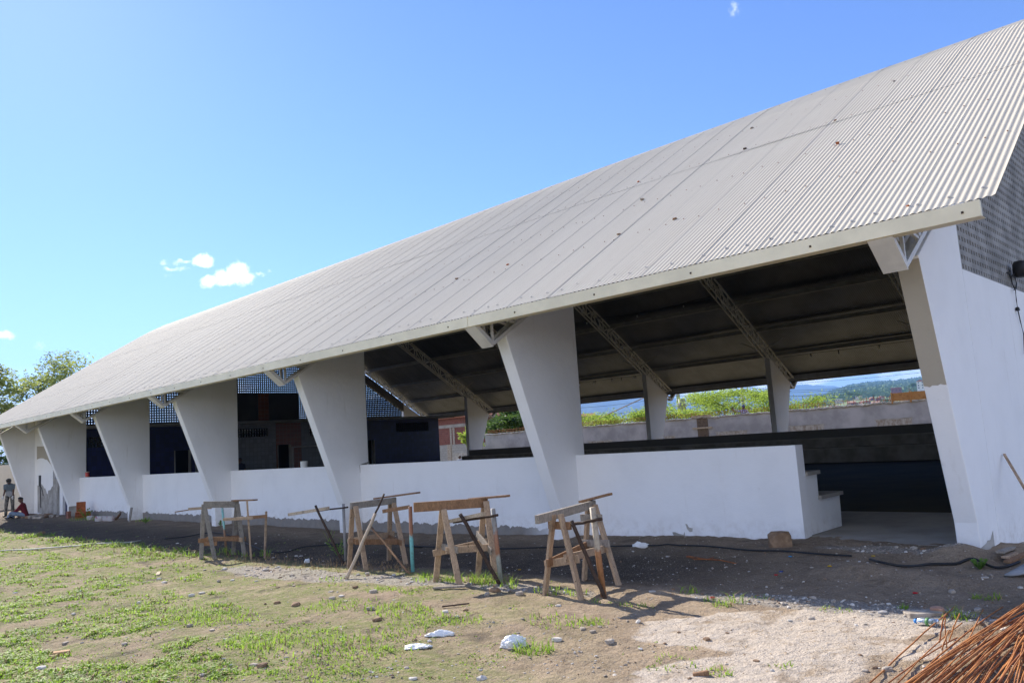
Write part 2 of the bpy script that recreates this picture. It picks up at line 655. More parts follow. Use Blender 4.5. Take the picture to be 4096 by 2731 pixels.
def ellip(x, y, c, a, b, th, wob=.5):
    dx, dy = x - c[0], y - c[1]
    ct, st = math.cos(th), math.sin(th)
    u, v = (dx * ct + dy * st) / a, (-dx * st + dy * ct) / b
    return math.sqrt(u * u + v * v) + wob * (fbm(x, y, 1.7, 4) - .5) + wob * .6 * (fbm(x, y, 6.3, 1) - .5)


PALE = [(at(3180, 2500, 2, -.05), 1.5, .75, R(38)), (at(3420, 2600, 2, -.05), .9, .5, R(44)), (at(2980, 2680, 2, -.05), 1.0, .5, R(40)),
        (at(3560, 2480, 2, -.05), .7, .45, R(20))]
GRAVEL = [(at(*zE(820, 770), 2, .03), .95, .20, R(0)), (at(*zE(1180, 800), 2, .03), .35, .25, 0), (at(3250, 2405, 2, -.03), 1.5, .28, R(4)), (at(3650, 2440, 2, -.03), 1.0, .3, R(0)), (at(1150, 2290, 2, -.2), 2.4, .45, R(0)), (at(1600, 2330, 2, -.18), 1.6, .35, R(0)), (at(2100, 2380, 2, -.15), 1.2, .2, 0)]


def soil(x, y):
    pale = 0
    for c, a, b, th in PALE:
        pale = max(pale, 1 - sm(.75, 1.05, ellip(x, y, c, a, b, th)))
    pale *= .45 + .75 * sm(.35, .6, fbm(x, y, 3.1, 7))
    grav = 0
    for c, a, b, th in GRAVEL:
        grav = max(grav, 1 - sm(.6, 1.15, ellip(x, y, c, a, b, th)))
    dark = (.45 + .55 * sm(-.6, -2.2, y)) * sm(-3.6, -3.1, y + .5 * (fbm(x, y, 1.1, 2) - .5)) * (.7 + .5 * fbm(x, y, 1.6, 3)) * (1 - .72 * sm(-3.0, -.6, x))  # eave shade painted into the soil: darker strip along the hall
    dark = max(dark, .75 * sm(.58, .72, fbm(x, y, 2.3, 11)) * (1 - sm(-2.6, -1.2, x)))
    return min(1, pale), min(1, grav), min(1, dark)


def grassy(x, y):
    u, v = topx((x, y, -.12))
    if y > -1.0:
        return 0
    t = sm(0, 1300, 1300 - u) * .62 + .30 * (1 - sm(1300, 2500, u))
    d = .30 * t + .62 * t * fbm(x, y, .55, 21)
    f = fbm(x, y, 1.3, 5)
    d = sm(.42, .78, f + .62 * t - .10) * (.25 + .9 * t)
    if y > -3.45:
        d *= .12
    for c, a, b, th in GRAVEL[4:]:
        e = ellip(x, y, c, a, b, th)
        d *= sm(.55, 1.2, e)
    # bare run in front of the first two trestles and the path at the far left
    e = ellip(x, y, at(1150, 2370, 2, -.2), 3.0, .40, R(8))
    d *= sm(.5, 1.1, e)
    e = ellip(x, y, at(250, 2190, 2, -.2), 6.0, .22, R(-2))
    d *= sm(.5, 1.1, e)
    if -3.95 < y < -3.3 and u < 1150:
        d = max(d, .9 * (1 - sm(700, 1150, u)))
    pl, gr, dk = soil(x, y)
    d *= (.12 + .88 * sm(.36, .56, fbm(x, y, .95, 57))) * (.40 + .85 * sm(.38, .60, fbm(x, y, 2.9, 31))) * (.45 + .65 * sm(.40, .60, fbm(x, y, 7.5, 13)))
    return min(1, d * 1.35) * (1 - pl)


def mossy(x, y):
    if y > -3.2:
        return 0
    u = topx((x, y, -.12))[0]
    m = (1 - sm(1300, 2700, u)) * sm(.30, .62, fbm(x, y, 1.1, 41)) * .8
    return min(1, max(grassy(x, y), m))


def ground_mesh():
    xs, ys = [], []
    x = -42.0
    while x < 4.2:
        xs.append(x)
        x += .30 if x < -22 else (.14 if x < -12.0 else .055)
    y = -11.0
    while y < .75:
        ys.append(y)
        y += .055
    nx, ny = len(xs), len(ys)
    vs = [(x, y, gz(x, y)) for y in ys for x in xs]
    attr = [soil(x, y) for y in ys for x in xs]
    grs = [mossy(x, y) if x < 3.3 else 0 for y in ys for x in xs]
    fs = [(j * nx + i, j * nx + i + 1, (j + 1) * nx + i + 1, (j + 1) * nx + i) for j in range(ny - 1) for i in range(nx - 1)]
    # skirt out to the horizon, joined to the rim of the fine patch
    rim = [i for i in range(nx)] + [j * nx + nx - 1 for j in range(1, ny)] + [(ny - 1) * nx + i for i in range(nx - 2, -1, -1)] + [j * nx for j in range(ny - 2, 0, -1)]
    prev = rim
    cx, cy = -19.0, -5.0
    for k, sc in enumerate((1.5, 2.5, 5, 12, 40, 150, 420)):
        cur = []
        for i in rim:
            dx, dy = vs[i][0] - cx, vs[i][1] - cy
            a = math.atan2(dy, dx)
            rr = 24 * sc
            w = min(1, (k + 1) / 3)
            px = cx + (dx * sc * (1 - w) + math.cos(a) * rr * w)
            py = cy + (dy * sc * (1 - w) + math.sin(a) * rr * w)
            cur.append(len(vs))
            vs.append((px, py, -.32 - .05 * k))
            attr.append((0, 0, .1))
            grs.append(.3)
        n = len(rim)
        fs += [(prev[i], cur[i], cur[(i + 1) % n], prev[(i + 1) % n]) for i in range(n)]
        prev = cur
    me = bpy.data.meshes.new('ground')
    me.from_pydata(vs, [], fs)
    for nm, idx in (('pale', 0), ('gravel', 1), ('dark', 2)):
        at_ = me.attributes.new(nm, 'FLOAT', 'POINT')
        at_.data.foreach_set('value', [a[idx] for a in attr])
    at_ = me.attributes.new('moss', 'FLOAT', 'POINT')
    at_.data.foreach_set('value', grs)
    me.polygons.foreach_set('use_smooth', [True] * len(fs))
    m, n, b = newmat('yard_soil')
    pos = geo_pos(n)

    def A(nm):
        a = n('ShaderNodeAttribute')
        a.attribute_name = nm
        return a.outputs['Fac']
    f1 = n.noise(pos, 1.6, 8, .65)
    f2 = n.noise(pos, 11, 6, .65)
    f3 = n.noise(pos, 70, 3, .6)
    c = n.mix(n.ramp(f1, .3, .7), (.27, .20, .135), (.40, .305, .21))
    c = n.mix(n.math('MULTIPLY', n.ramp(f2, .45, .7), .5), c, (.21, .15, .10))
    c = n.mix(n.math('MULTIPLY', n.math('MULTIPLY', A('moss'), 1.5, clamp=True), n.ramp(f2, .25, .6)), c, (.185, .20, .062))
    c = n.mix(n.ramp(n.math('ADD', A('pale'), n.math('MULTIPLY', n.math('SUBTRACT', f2, .5), .9)), .30, .75), c, n.mix(f2, (.45, .37, .29), (.60, .52, .43)))
    gravc = n.mix(n.ramp(f3, .35, .65), (.20, .18, .155), (.50, .45, .39))
    c = n.mix(n.math('MULTIPLY', n.ramp(n.math('ADD', A('gravel'), n.math('MULTIPLY', n.math('SUBTRACT', f2, .5), .8)), .3, .8), .8), c, gravc)
    c = n.mix(n.math('MULTIPLY', A('dark'), .92), c, n.mix(f2, (.024, .019, .014), (.075, .060, .045)))  # soil colour for the painted eave shade and the random dark patches
    c = n.mix(n.math('MULTIPLY', n.ramp(f3, .55, .68), .5), c, (.52, .43, .33))
    c = n.mix(n.math('MULTIPLY', n.ramp(n.noise(pos, 34, 6, .7), .55, .68), .75), c, (.12, .082, .055))
    c = n.mix(n.math('MULTIPLY', n.ramp(n.noise(pos, 2.3, 7, .7, 1.0), .52, .68), .35), c, (.10, .075, .052))
    c = n.mix(n.math('MULTIPLY', n.ramp(n.noise(pos, 55, 5, .75), .60, .72), .22), c, (.50, .44, .36))
    n.link(c, b.inputs['Base Color'])
    b.inputs['Roughness'].default_value = .95
    b.inputs['Specular IOR Level'].default_value = .15
    bn = n('ShaderNodeBump')
    clod = n('ShaderNodeTexVoronoi')
    clod.inputs['Scale'].default_value = 13
    n.link(pos, clod.inputs['Vector'])
    bn.inputs['Strength'].default_value = 1.0
    bn.inputs['Distance'].default_value = .03
    n.link(n.math('ADD', f2, n.math('ADD', n.math('MULTIPLY', f3, .5), n.math('ADD', n.math('MULTIPLY', n.noise(pos, 28, 4, .7), .7), n.math('MULTIPLY', clod.outputs['Distance'], .3)))), bn.inputs['Height'])
    n.link(bn.outputs[0], b.inputs['Normal'])
    me.materials.append(m)
    ob = bpy.data.objects.new('ground', me)
    COL.objects.link(ob)
    return structure(ob)


ground_mesh()

# ------------------------------------------------------------------ sports hall
D = 21.826
T = .25
XK = [.236, -6.203, -12.832, -19.343, -25.92, -32.462, -38.649]
EAVE, RY0, RR, MID = -2.25, 5.2, 10.7, D / 2


def zroof(y):
    if y > MID:
        y = D - y
    if y <= RY0:
        return 3.75 + .63 * (y - EAVE)
    zc = 3.75 + .63 * (RY0 - EAVE)
    a0 = math.atan(.63)
    return zc + RR * (math.sqrt(max(0, 1 - ((MID - y) / RR) ** 2)) - math.cos(a0))


hall = root('sports_hall', (-19, 10.9, 0), 'open white sports hall with a curved corrugated metal roof on slanting fin columns', 'building')


def column(k, far=False):
    x = XK[k]
    mb = MB()
    fr = [(-1.474, 3.443), (-1.594, 3.432), (-1.573, 3.466), (-1.607, 3.442), (-1.569, 3.462), (-1.508, 3.424), (-1.40, 3.50)][k]
    kk = [(-.59, .385), (-.49, .42), (-.47, .45), (-.5, .45), (-.43, .33), (-.38, .27), (-.4, .3)][k]
    top = fr[1] + .612 * (.25 - fr[0])
    poly = [(.25, -.35), (.25, top), fr, kk, (kk[0] + .02, -.35)]
    if k == 6 and not far:
        pass
    if far:
        fr = (-1.55, 3.46)
        poly = [(.23, -.35), (.23, 4.56), fr, (-.45, .4), (-.45, -.35)]
        poly = [(D - y, z) for y, z in poly][::-1]
    mb.prism(poly[::-1], x - T / 2, x + T / 2)
    c = mb.build('column', WHITE, hall, bevel=.012)
    if k == 2 and not far:
        q = [at(*zm(900, 1400, .3188)(*p_), 0, x + T / 2 + .003) for p_ in [(1688, 1442), (1720, 1425), (1790, 1402), (1803, 1382), (1812, 1415), (1745, 1450), (1712, 1455), (1706, 1520), (1694, 1535)]]
        mp_ = MB()
        mp_.add([tuple(a_) for a_ in q], [tuple(range(len(q)))])
        mp_.build('mortar_patch', STEP, c)
    if k == 0 and not far:
        c['label'] = 'white slanting fin column beside the entrance with a bare beige upper edge'
        # unpainted upper edge of the slanting front, 3 mm proud
        p = MB()
        f0, f1 = Vector((0, fr[0], fr[1])), Vector((0, kk[0], kk[1]))
        nn = Vector((0, -(f0.z - f1.z), (f1.y - f0.y) * -1)).normalized()
        nn = Vector((0, -(f0.z - f1.z), f0.y - f1.y)).normalized()
        n = 26
        e0 = 0.0
        pts = []
        x0, x1 = x - T / 2 + .004, x + T / 2 - .004
        L = .475
        vs = []
        low = [L + .012 * (random.random() - .5) for _ in range(9)]
        for i in range(9):
            xx = x0 + (x1 - x0) * i / 8
            for t in (.01, low[i]):
                q = f0.lerp(f1, t)
                vs.append((xx, q.y + nn.y * .003, q.z + nn.z * .003))
        p.add(vs, [(2 * i, 2 * i + 1, 2 * i + 3, 2 * i + 2) for i in range(8)])
        vs2 = [(a, b - nn.y * .02, c_ - nn.z * .02) for a, b, c_ in vs]
        p.build('bare_render_strip', RENDER, c)
        st = MB()
        pts = [at(*zm(3500, 1500, .5103)(*q), 0, x + T / 2 + .003) for q in
               [(832, 1352), (878, 1312), (880, 1295), (905, 1290), (925, 1215), (932, 1280), (955, 1470), (840, 1480)]]
        st.add([tuple(p_) for p_ in pts], [tuple(range(len(pts)))])
        st.build('mortar_patch', MORTAR, c)
    return c


for k in range(7):
    column(k)
for k in range(7):
    column(k, True)

# outer parapet with the seating steps behind it
mb = MB()
xs = [-32.337] + [-31 + i * 1.0 for i in range(29)] + [-2.0]
for i in range(len(xs) - 1):
    za = 1.352 + .006 * noise.noise(Vector((xs[i], 0, 0)))
    zb = 1.352 + .006 * noise.noise(Vector((xs[i + 1], 0, 0)))
    a, b = xs[i], xs[i + 1]
    mb.add([(a, 0, -.4), (b, 0, -.4), (b, 0, zb), (a, 0, za), (a, .235, -.4), (b, .235, -.4), (b, .235, zb), (a, .235, za)],
           [(0, 1, 2, 3), (5, 4, 7, 6), (3, 2, 6, 7)] + ([(0, 3, 7, 4)] if i == 0 else []) + ([(1, 5, 6, 2)] if i == len(xs) - 2 else []))
par = mb.build('parapet_wall', WHITE_WALL, hall)
sk = MB()
for pts in ([(1300, 430), (1320, 428), (1350, 440), (1385, 448), (1392, 425), (1400, 470), (1385, 480), (1330, 470), (1310, 452)],
            [(1398, 365), (1412, 368), (1425, 392), (1455, 400), (1452, 425), (1432, 428), (1412, 405)]):
    q = [at(*zF(*p), 1, -.003) for p in pts]
    sk.add([tuple(p) for p in q], [tuple(range(len(q)))])
sk.build('chipped_plaster', MORTAR, par)
mb = MB()
mb.prism([(.237, .06), (.237, .90), (.66, .90), (.64, .54), (.60, .53), (1.40, .53), (1.36, .06)][::-1], -31.5, -2.02)
mb.build('seating_step', WHITE, hall)
mb = MB()
mb.box(-31.5, -1.97, .24, .68, .902, .955)
mb.box(-31.5, -1.97, .62, 1.43, .532, .585)
mb.build('step_tread', CONCRETE, hall)
# far side
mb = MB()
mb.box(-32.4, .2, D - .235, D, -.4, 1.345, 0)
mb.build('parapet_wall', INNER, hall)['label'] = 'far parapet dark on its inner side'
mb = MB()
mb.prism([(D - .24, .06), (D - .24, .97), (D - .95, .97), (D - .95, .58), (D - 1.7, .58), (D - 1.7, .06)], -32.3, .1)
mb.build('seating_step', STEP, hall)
mb = MB()
mb.box(-32.3, .1, D - .98, D - .24, .972, 1.02)
mb.box(-32.3, .1, D - 1.73, D - .955, .582, .63)
mb.build('step_tread', CONCRETE, hall)
mb = MB()
mb.box(-38.8, .36, .24, D - .24, -.3, .055)
mb.add([(-2.1, .24, .055), (.12, .24, .055), (.12, -.02, .03), (-2.0, -.06, .02), (-2.0, -.06, -.2), (.12, -.02, -.2)],
       [(0, 3, 2, 1), (3, 4, 5, 2)])
mb.build('floor_slab', CONCRETE, hall)
mb = MB()
mb.box(-31.9, .1, 3.4, D - 1.75, .05, .0595)
mb.build('court_floor', COURT, hall)

# roof sheets: real corrugation, one strip per sheet, lapped
PITCH, AMP, WV = .076, .0062, 11
XR, XL = 1.346, -39.55


def sag(x, z):
    """the sheets settle a few centimetres towards the open gable end"""
    return -.075 * sm(-8, 1.3, x) * max(0.0, (z - 3.75) / 6.3)


def sheeting():
    V, F = [], []
    y_near = [EAVE - .03, -1.2, 0.2, 1.4, 2.72]
    y_up = [2.66, 3.6, 4.5, 5.2] + [5.2 + (MID - 5.2) * i / 9 for i in range(1, 10)] + [MID + .35]
    rows_all = [y_near, y_up, [D - y for y in y_near], [D - y for y in y_up]]
    sheet = 0
    x = XR
    while x > XL:
        n = WV * 6
        cols = []
        for i in range(n + 4):
            cols.append((x - (WV * PITCH) * i / n, i))
        cols = [c for c in cols if c[0] > XL - .05]
        jit = random.uniform(-.0006, .0006)
        for ri, rows in enumerate(rows_all):
            lift = (.006 if ri in (1, 3) else 0.0)
            base = len(V)
            for yi, y in enumerate(rows):
                zz = zroof(y) if ri in (0, 2) or abs(y - MID) > .4 else zroof(MID - .3)
                yy = D - y if y > MID else y
                sl_ = .63 if yy <= RY0 else max(0, (MID - yy) / math.sqrt(max(.1, RR * RR - (MID - yy) ** 2)))
                nx_ = Vector((0, -sl_ if y < MID else sl_, 1)).normalized()
                for cx, i in cols:
                    ph = 2 * math.pi * (x - cx) / PITCH
                    edge = .0020 * (1 - min(1, i / 8)) + (-.0035 if i > n else 0)
                    h = AMP * math.cos(ph) + lift + edge + jit + .004 * noise.noise(Vector((cx * .4, y * .5, ri)))
                    V.append((cx, y + nx_.y * h, zz + nx_.z * h + sag(cx, zz)))
            m = len(cols)
            for j in range(len(rows) - 1):
                for i in range(m - 1):
                    a = base + j * m + i
                    F.append((a, a + m, a + m + 1, a + 1))
        x -= WV * PITCH
        sheet += 1
    nv, nf = len(V), len(F)
    V += [(x_, y_, z_ - .003) for x_, y_, z_ in V]
    F += [tuple(i + nv for i in f)[::-1] for f in F]
    me = bpy.data.meshes.new('roof_sheeting')
    me.from_pydata(V, [], F)
    me.polygons.foreach_set('use_smooth', [True] * len(F))
    me.polygons.foreach_set('material_index', [0] * nf + [1] * nf)
    me.materials.append(ROOF)
    me.materials.append(M('bare_sheet_underside', (.14, .148, .162), .33, .12, 1.2, metal=.7))
    ob = bpy.data.objects.new('roof_sheeting', me)
    COL.objects.link(ob)
    me.transform(Matrix.Translation(-ORIGIN[hall.name]))
    ob.parent = hall
    ORIGIN[ob.name] = ORIGIN[hall.name]
    return ob


roof = sheeting()
# screws: rusty along the purlins, white washers at the eave
PUR = [-2.06 + 1.62 * i for i in range(9)]
mb = MB()
for y in PUR:
    if y > MID:
        break
    x = XR - .15
    z = zroof(y)
    while x > XL + .1:
        xx = XR - round((XR - x) / PITCH) * PITCH
        eave = y < -1.9
        rr = .024 if eave else .012
        nrm = Vector((0, -.5, .85))
        c = Vector((xx, y + random.uniform(-.05, .05), 0))
        c.z = zroof(c.y)
        c.z += sag(xx, c.z)
        c += nrm * (AMP + .004)
        a = Vector((1, 0, 0)) * rr
        b_ = Vector((0, .85, .5)) * rr
        mb.add([c + a * math.cos(t) + b_ * math.sin(t) for t in [i * math.pi / 3 for i in range(6)]] + [c + nrm * .012],
               [(i, (i + 1) % 6, 6) for i in range(6)], 1 if eave else 0)
        x -= random.choice((3, 4, 4, 6)) * PITCH
mb.build('roof_screw', [RUSTD, STONE_W], roof)['kind'] = 'stuff'

for s in (0, 1):
    mb = MB()
    y0 = EAVE - .035
    y = y0 if not s else D - y0
    edges = [-39.45, -26.30, -12.95, -6.22, 1.215]
    for i in range(4):
        a, b = edges[i] + .006, edges[i + 1] - .006
        mb.prism([(y - .028, 3.55), (y + .028, 3.55), (y + .028, 3.715), (y - .028, 3.715)], a, b)
        mb.prism([(y - (.14 if s else -.028), 3.55), (y + (-.028 if s else .14), 3.55), (y + (-.028 if s else .14), 3.556), (y - (.14 if s else -.028), 3.556)], a, b)
    fb = mb.build('fascia_beam', CREAM if not s else DARKSTEEL, hall, bevel=.006)
    if not s:
        for i in range(26):
            x = 1.05 - 1.55 * i
            mb = MB()
            mb.box(x - .011, x + .011, y - .036, y - .0275, 3.61, 3.632)
            mb.build('bolt', WOOD_DARK, fb)

# roof trusses: two planes each with verticals and diagonals
for k in range(7):
    x = XK[k]
    mb = MB()

    def zt(y):
        return zroof(y) - .20

    def zbm(y):
        yy = D - y if y > MID else y
        return min(3.44 + .612 * (yy + 1.58), zroof(y) - .66)
    pan = [-1.88 + (MID + 1.88) * i / 22 for i in range(23)]
    pan = pan + [D - p for p in pan[:-1]][::-1]
    for sx in (-.095, .095):
        px = x + sx
        for i in range(len(pan) - 1):
            y0, y1 = pan[i], pan[i + 1]
            mb.bar((px, y0, zt(y0)), (px, y1, zt(y1)), .05, .06)
            mb.bar((px, y0, zbm(y0) + .03), (px, y1, zbm(y1) + .03), .05, .06)
            mb.bar((px, y0, zbm(y0) + .05), (px, y0, zt(y0) - .02), .036, .036, up=(1, 0, 0))
            if (i % 2 == 0):
                mb.bar((px, y0, zt(y0) - .02), (px, y1, zbm(y1) + .05), .036, .036, up=(1, 0, 0))
            else:
                mb.bar((px, y0, zbm(y0) + .05), (px, y1, zt(y1) - .02), .036, .036, up=(1, 0, 0))
        for yy, ye in ((pan[0], EAVE + .02), (pan[-1], D - EAVE - .02)):
            mb.bar((px, yy, zt(yy)), (px, ye, zroof(ye) - .12), .05, .06)
            mb.bar((px, yy, zbm(yy) + .02), (px, ye, 3.56), .05, .06, up=(1, 0, 0))
    t = mb.build('roof_truss', STEEL_W if k in (0, 6) else STEEL_W, hall)
    for ye, yy in ((EAVE - .03, -1.90), (D - EAVE + .03, D + 1.90)):
        mb = MB()
        mb.bar((x, ye, 3.55), (x, yy, 3.235), .26, .02, up=(0, -1 if ye < 0 else 1, 1))
        mb.build('end_plate', STEEL_W, t)

for y in PUR[1:] + [D - p for p in PUR[:-1]] + [D - PUR[0] - .05]:
    mb = MB()
    z = zroof(y) - .045 - (.07 if abs(y - MID) < 7 else .035 if abs(y - MID) < 11 else 0)
    h = .17 if abs(y - MID) < 11.5 else .2
    mb.box(XL + .15, XR - .25, y - .03, y + .03, z - h, z)
    mb.box(XL + .15, XR - .25, y + .032, y + .075, z - h, z - h + .012)
    mb.build('purlin', DARKSTEEL, hall)
for k in range(6):
    for y in (PUR[1] + .2, 3.0, 6.2, D - 6.2, D - 3.0, D - .6):
        for s in (1, -1):
            xx = XK[k] if s < 0 else XK[k + 1]
            mb = MB()
            mb.bar((xx + s * .1, y, zroof(y) - .62), (xx + s * 1.0, y + .1, zroof(y) - .2), .03, .03)
            mb.build('knee_brace', DARKSTEEL, hall)

# gable infill: lattice blocks with real openings, beam along the slope


def lattice(name, xface, depth, ymin, zmin, mat, pitch=.127, hole=.060):
    V, F = [], []
    ny = int((D - 2 * ymin) / pitch)
    for j in range(60):
        z0 = zmin + j * pitch
        for i in range(ny):
            y0 = ymin + i * pitch
            yc = y0 + pitch / 2
            lim = min(zroof(yc - pitch / 2), zroof(yc + pitch / 2)) - 1.24
            if z0 + pitch > lim + .1:
                continue
            m_ = (pitch - hole) / 2
            b = len(V)
            for xx in (xface, xface - depth):
                for a, c in ((0, 0), (pitch, 0), (pitch, pitch), (0, pitch)):
                    V.append((xx, y0 + a, z0 + c))
                for a, c in ((m_, m_), (pitch - m_, m_), (pitch - m_, pitch - m_), (m_, pitch - m_)):
                    V.append((xx, y0 + a, z0 + c))
            for k in range(4):
                k2 = (k + 1) % 4
                F.append((b + k, b + k2, b + 4 + k2, b + 4 + k))
                F.append((b + 8 + k2, b + 8 + k, b + 12 + k, b + 12 + k2))
                F.append((b + 4 + k, b + 4 + k2, b + 12 + k2, b + 12 + k))
    me = bpy.data.meshes.new(name)
    me.from_pydata(V, [], F)
    me.materials.append(mat)
    ob = bpy.data.objects.new(name, me)
    COL.objects.link(ob)
    me.transform(Matrix.Translation(-ORIGIN[hall.name]))
    ob.parent = hall
    return ob


def slope_beam(x0, x1, mat, drop0=1.20, drop1=.66):
    mb = MB()
    ys = [.25 + (D - .5) * i / 40 for i in range(41)]
    top = [(y, zroof(y) - drop1) for y in ys]
    bot = [(y, zroof(y) - drop0) for y in ys]
    n = len(ys)
    vs, fs = [], []
    for x in (x0, x1):
        vs += [(x, y, z) for y, z in top] + [(x, y, z) for y, z in bot]
    for i in range(n - 1):
        fs += [(i, i + 1, n + i + 1, n + i)[::-1], (2 * n + i, 2 * n + i + 1, 3 * n + i + 1, 3 * n + i),
               (i, 2 * n + i, 2 * n + i + 1, i + 1)[::-1], (n + i, n + i + 1, 3 * n + i + 1, 3 * n + i)[::-1]]
    fs += [(0, n, 3 * n, 2 * n), (n - 1, 3 * n - 1, 4 * n - 1, 2 * n - 1)]
    mb.add(vs, fs)
    return mb.build('gable_beam', mat, hall)


slope_beam(.115, .358, WHITE)
mb = MB()
mb.box(.115, .361, .25, D - .25, -.35, 3.48)
gw = mb.build('gable_wall', WHITE, hall)
gl = lattice('lattice_panel', .33, .10, .252, 3.483, LATTICE)
slope_beam(XK[6] - .12, XK[6] + .12, INNER)  # interior shade on this beam is put into its darker render colour
lattice('lattice_panel', XK[6] + .06, .035, .252, 3.30, LATTICE_SHADED, hole=.055)
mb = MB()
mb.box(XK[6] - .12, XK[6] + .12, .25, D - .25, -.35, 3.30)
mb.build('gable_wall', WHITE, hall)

# closed bay at the far left end: painted wall with bare patches, pillar, tiled reveal
mb = MB()
mb.box(-38.52, -35.80, 0, .2, -.3, 4.6)
ew = mb.build('end_wall', WHITE, hall)
for pts, mt in (([(578, -60), (578, 145), (600, 135), (640, 124), (680, 128), (720, 150), (735, 148), (760, 180), (795, 222), (830, 300), (830, -60)], RENDER),
                ([(588, 545), (600, 560), (640, 525), (660, 540), (680, 565), (690, 600), (705, 590), (725, 640), (735, 680), (748, 685), (755, 630),
                  (790, 622), (815, 570), (832, 560), (842, 1020), (590, 975)], MORTAR)):
    q = [at(*z5(*p), 1, -.004) for p in pts]
    p_ = MB()
    p_.add([tuple(a) for a in q], [tuple(range(len(q)))])
    p_.build('mortar_patch', mt, ew)
mb = MB()
a, b = at(*z5(610, 395), 1, -.01), at(*z5(640, 565), 1, -.01)
mb.box(a.x, b.x, -.02, -.005, b.z, a.z)
mb.tube([at(*z5(632, 565), 1, -.02), at(*z5(634, 700), 1, -.02), at(*z5(640, 900), 1, -.02)], .014, 5)
mb.tube([at(*z5(640, 565), 1, -.02), at(*z5(668, 650), 1, -.02), at(*z5(676, 715), 1, -.02)], .012, 5)
mb.build('electrical_conduit', HOSE, ew)
mb = MB()
mb.box(-35.79, -35.12, .0, .18, -.3, 1.37)
mb.build('low_wall', MORTAR, hall)
mb = MB()
mb.box(-35.11, -34.85, .02, .28, -.3, 4.2)
mb.build('concrete_post', STEP, hall)
mb = MB()
mb.box(-34.85, -34.45, .0, .2, -.3, 1.37)
mb.build('low_wall', WHITE, hall)
mb = MB()
mb.box(-34.44, -32.6, .1, .24, -.2, 1.6)
mb.build('tiled_low_wall', BLUE_T, hall)

# ------------------------------------------------------------------ changing rooms inside the hall
XB = -32.5
chg = root('changing_room', (-35, 10, .055), 'low flat-roofed changing room block with blue, grey and orange tiles inside the hall', 'building')


def wallpanel(name, y0, y1, z0, z1, mat, x=XB, dx=.15):
    mb = MB()
    mb.box(x - dx, x, y0, y1, z0, z1)
    return mb.build(name, mat, chg)


def screen(name, y0, y1, z0, z1, x=XB):
    mb = MB()
    n = max(2, int((y1 - y0) / .13))
    rows = max(2, int((z1 - z0) / .13))
    for i in range(n + 1):
        yy = y0 + (y1 - y0) * i / n
        mb.box(x - .10, x - .02, yy - .02, yy + .02, z0, z1)
    for j in range(rows + 1):
        zz = z0 + (z1 - z0) * j / rows
        mb.box(x - .095, x - .025, y0, y1, zz - .02, zz + .02)
    return mb.build(name, LATTICE_SHADED, chg)


def frontage(segs, mat):
    """segs: list of (y0, y1, openings) with openings (ya, yb, za, zb)"""
    for y0, y1, ops in segs:
        mb = MB()
        ops = sorted(ops)
        y = y0
        for ya, yb, za, zb in ops:
            if ya > y:
                mb.box(XB - .15, XB, y, ya, .055, 3.32)
            if za > .06:
                mb.box(XB - .15, XB, ya, yb, .055, za)
            mb.box(XB - .15, XB, ya, yb, zb, 3.32)
            y = yb
        if y < y1:
            mb.box(XB - .15, XB, y, y1, .055, 3.32)
        mb.build('tiled_wall', mat, chg)


frontage([(.26, 4.85, [(.3, 1.4, 2.55, 2.98), (3.91, 4.66, .056, 2.25)])], BLUE_T)
frontage([(4.86, 8.90, [(5.9, 8.48, 2.70, 3.12)]), (10.30, 12.6, [(10.75, 12.3, 2.66, 3.10)])], GREY_T)
frontage([(8.90, 10.30, [(8.96, 9.72, .056, 2.26)])], ORANGE_T)
frontage([(12.6, 19.38, [(13.4, 14.78, .056, 2.25), (16.27, 18.62, 2.62, 3.14)])], BLUE_T)
for ya, yb, za, zb in ((.3, 1.4, 2.55, 2.98), (5.9, 8.48, 2.70, 3.12), (10.75, 12.3, 2.66, 3.10), (16.27, 18.62, 2.62, 3.14)):
    screen('vent_block', ya, yb, za, zb)
for ya, yb in ((3.91, 4.66), (8.96, 9.72), (13.4, 14.78)):
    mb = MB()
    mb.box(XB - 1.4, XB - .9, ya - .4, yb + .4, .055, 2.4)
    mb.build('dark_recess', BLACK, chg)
    mb = MB()
    mb.box(XB - .16, XB + .02, yb - .05, yb, .056, 2.25)
    mb.box(XB - .16, XB + .02, ya, ya + .05, .056, 2.25)
    mb.build('door_frame', STEP, chg)
mb = MB()
mb.box(XB - .16, XB - .02, 4.66, 4.72, .056, 2.25)
mb.build('door_post', STEEL_G, chg)
mb = MB()
mb.box(XB - 5.9, XB - .16, 19.2, 19.38, .055, 3.32)
mb.box(XB - 5.9, XB - .16, .3, .45, .055, 3.32)
mb.build('side_wall', BLUE_T, chg)
mb = MB()
mb.box(XB - 5.9, XB + .25, .26, 20.4, 3.33, 3.46)
mb.build('roof_slab', M('slab_paint', (.30, .30, .30), .9, .12, 1), chg)
mb = MB()
mb.box(XB - 2.2, XB - .1, 6.35, 10.23, 3.462, 4.78)
tk = mb.build('tank_room', DARKWALL, chg)
mb = MB()
mb.box(XB - .095, XB - .085, 8.05, 8.62, 3.47, 4.775)
mb.build('orange_stripe', ORANGE_T, tk)
mb = MB()
for ya in (9.78, 10.32):
    pass
q = at(*zm(900, 1400, .3188)(848, 1225), 0, XB + .8)
q2 = at(*zm(900, 1400, .3188)(858, 1485), 0, XB + .8)
gp = root('goal_frame', (XB + .8, q.y, .055), 'thin pale metal goal frame standing in front of the changing room door', 'goal')
mb.bar((XB + .8, q.y, .06), (XB + .8, q.y, q.z), .07, .07)
mb.build('post', STEEL_G, gp)
mb = MB()
mb.bar((XB + .8, q.y - .035, q.z + .035), (XB + .8, q.y + 2.6, q.z + .035), .06, .06)
mb.build('crossbar', STEEL_G, gp)
mb = MB()
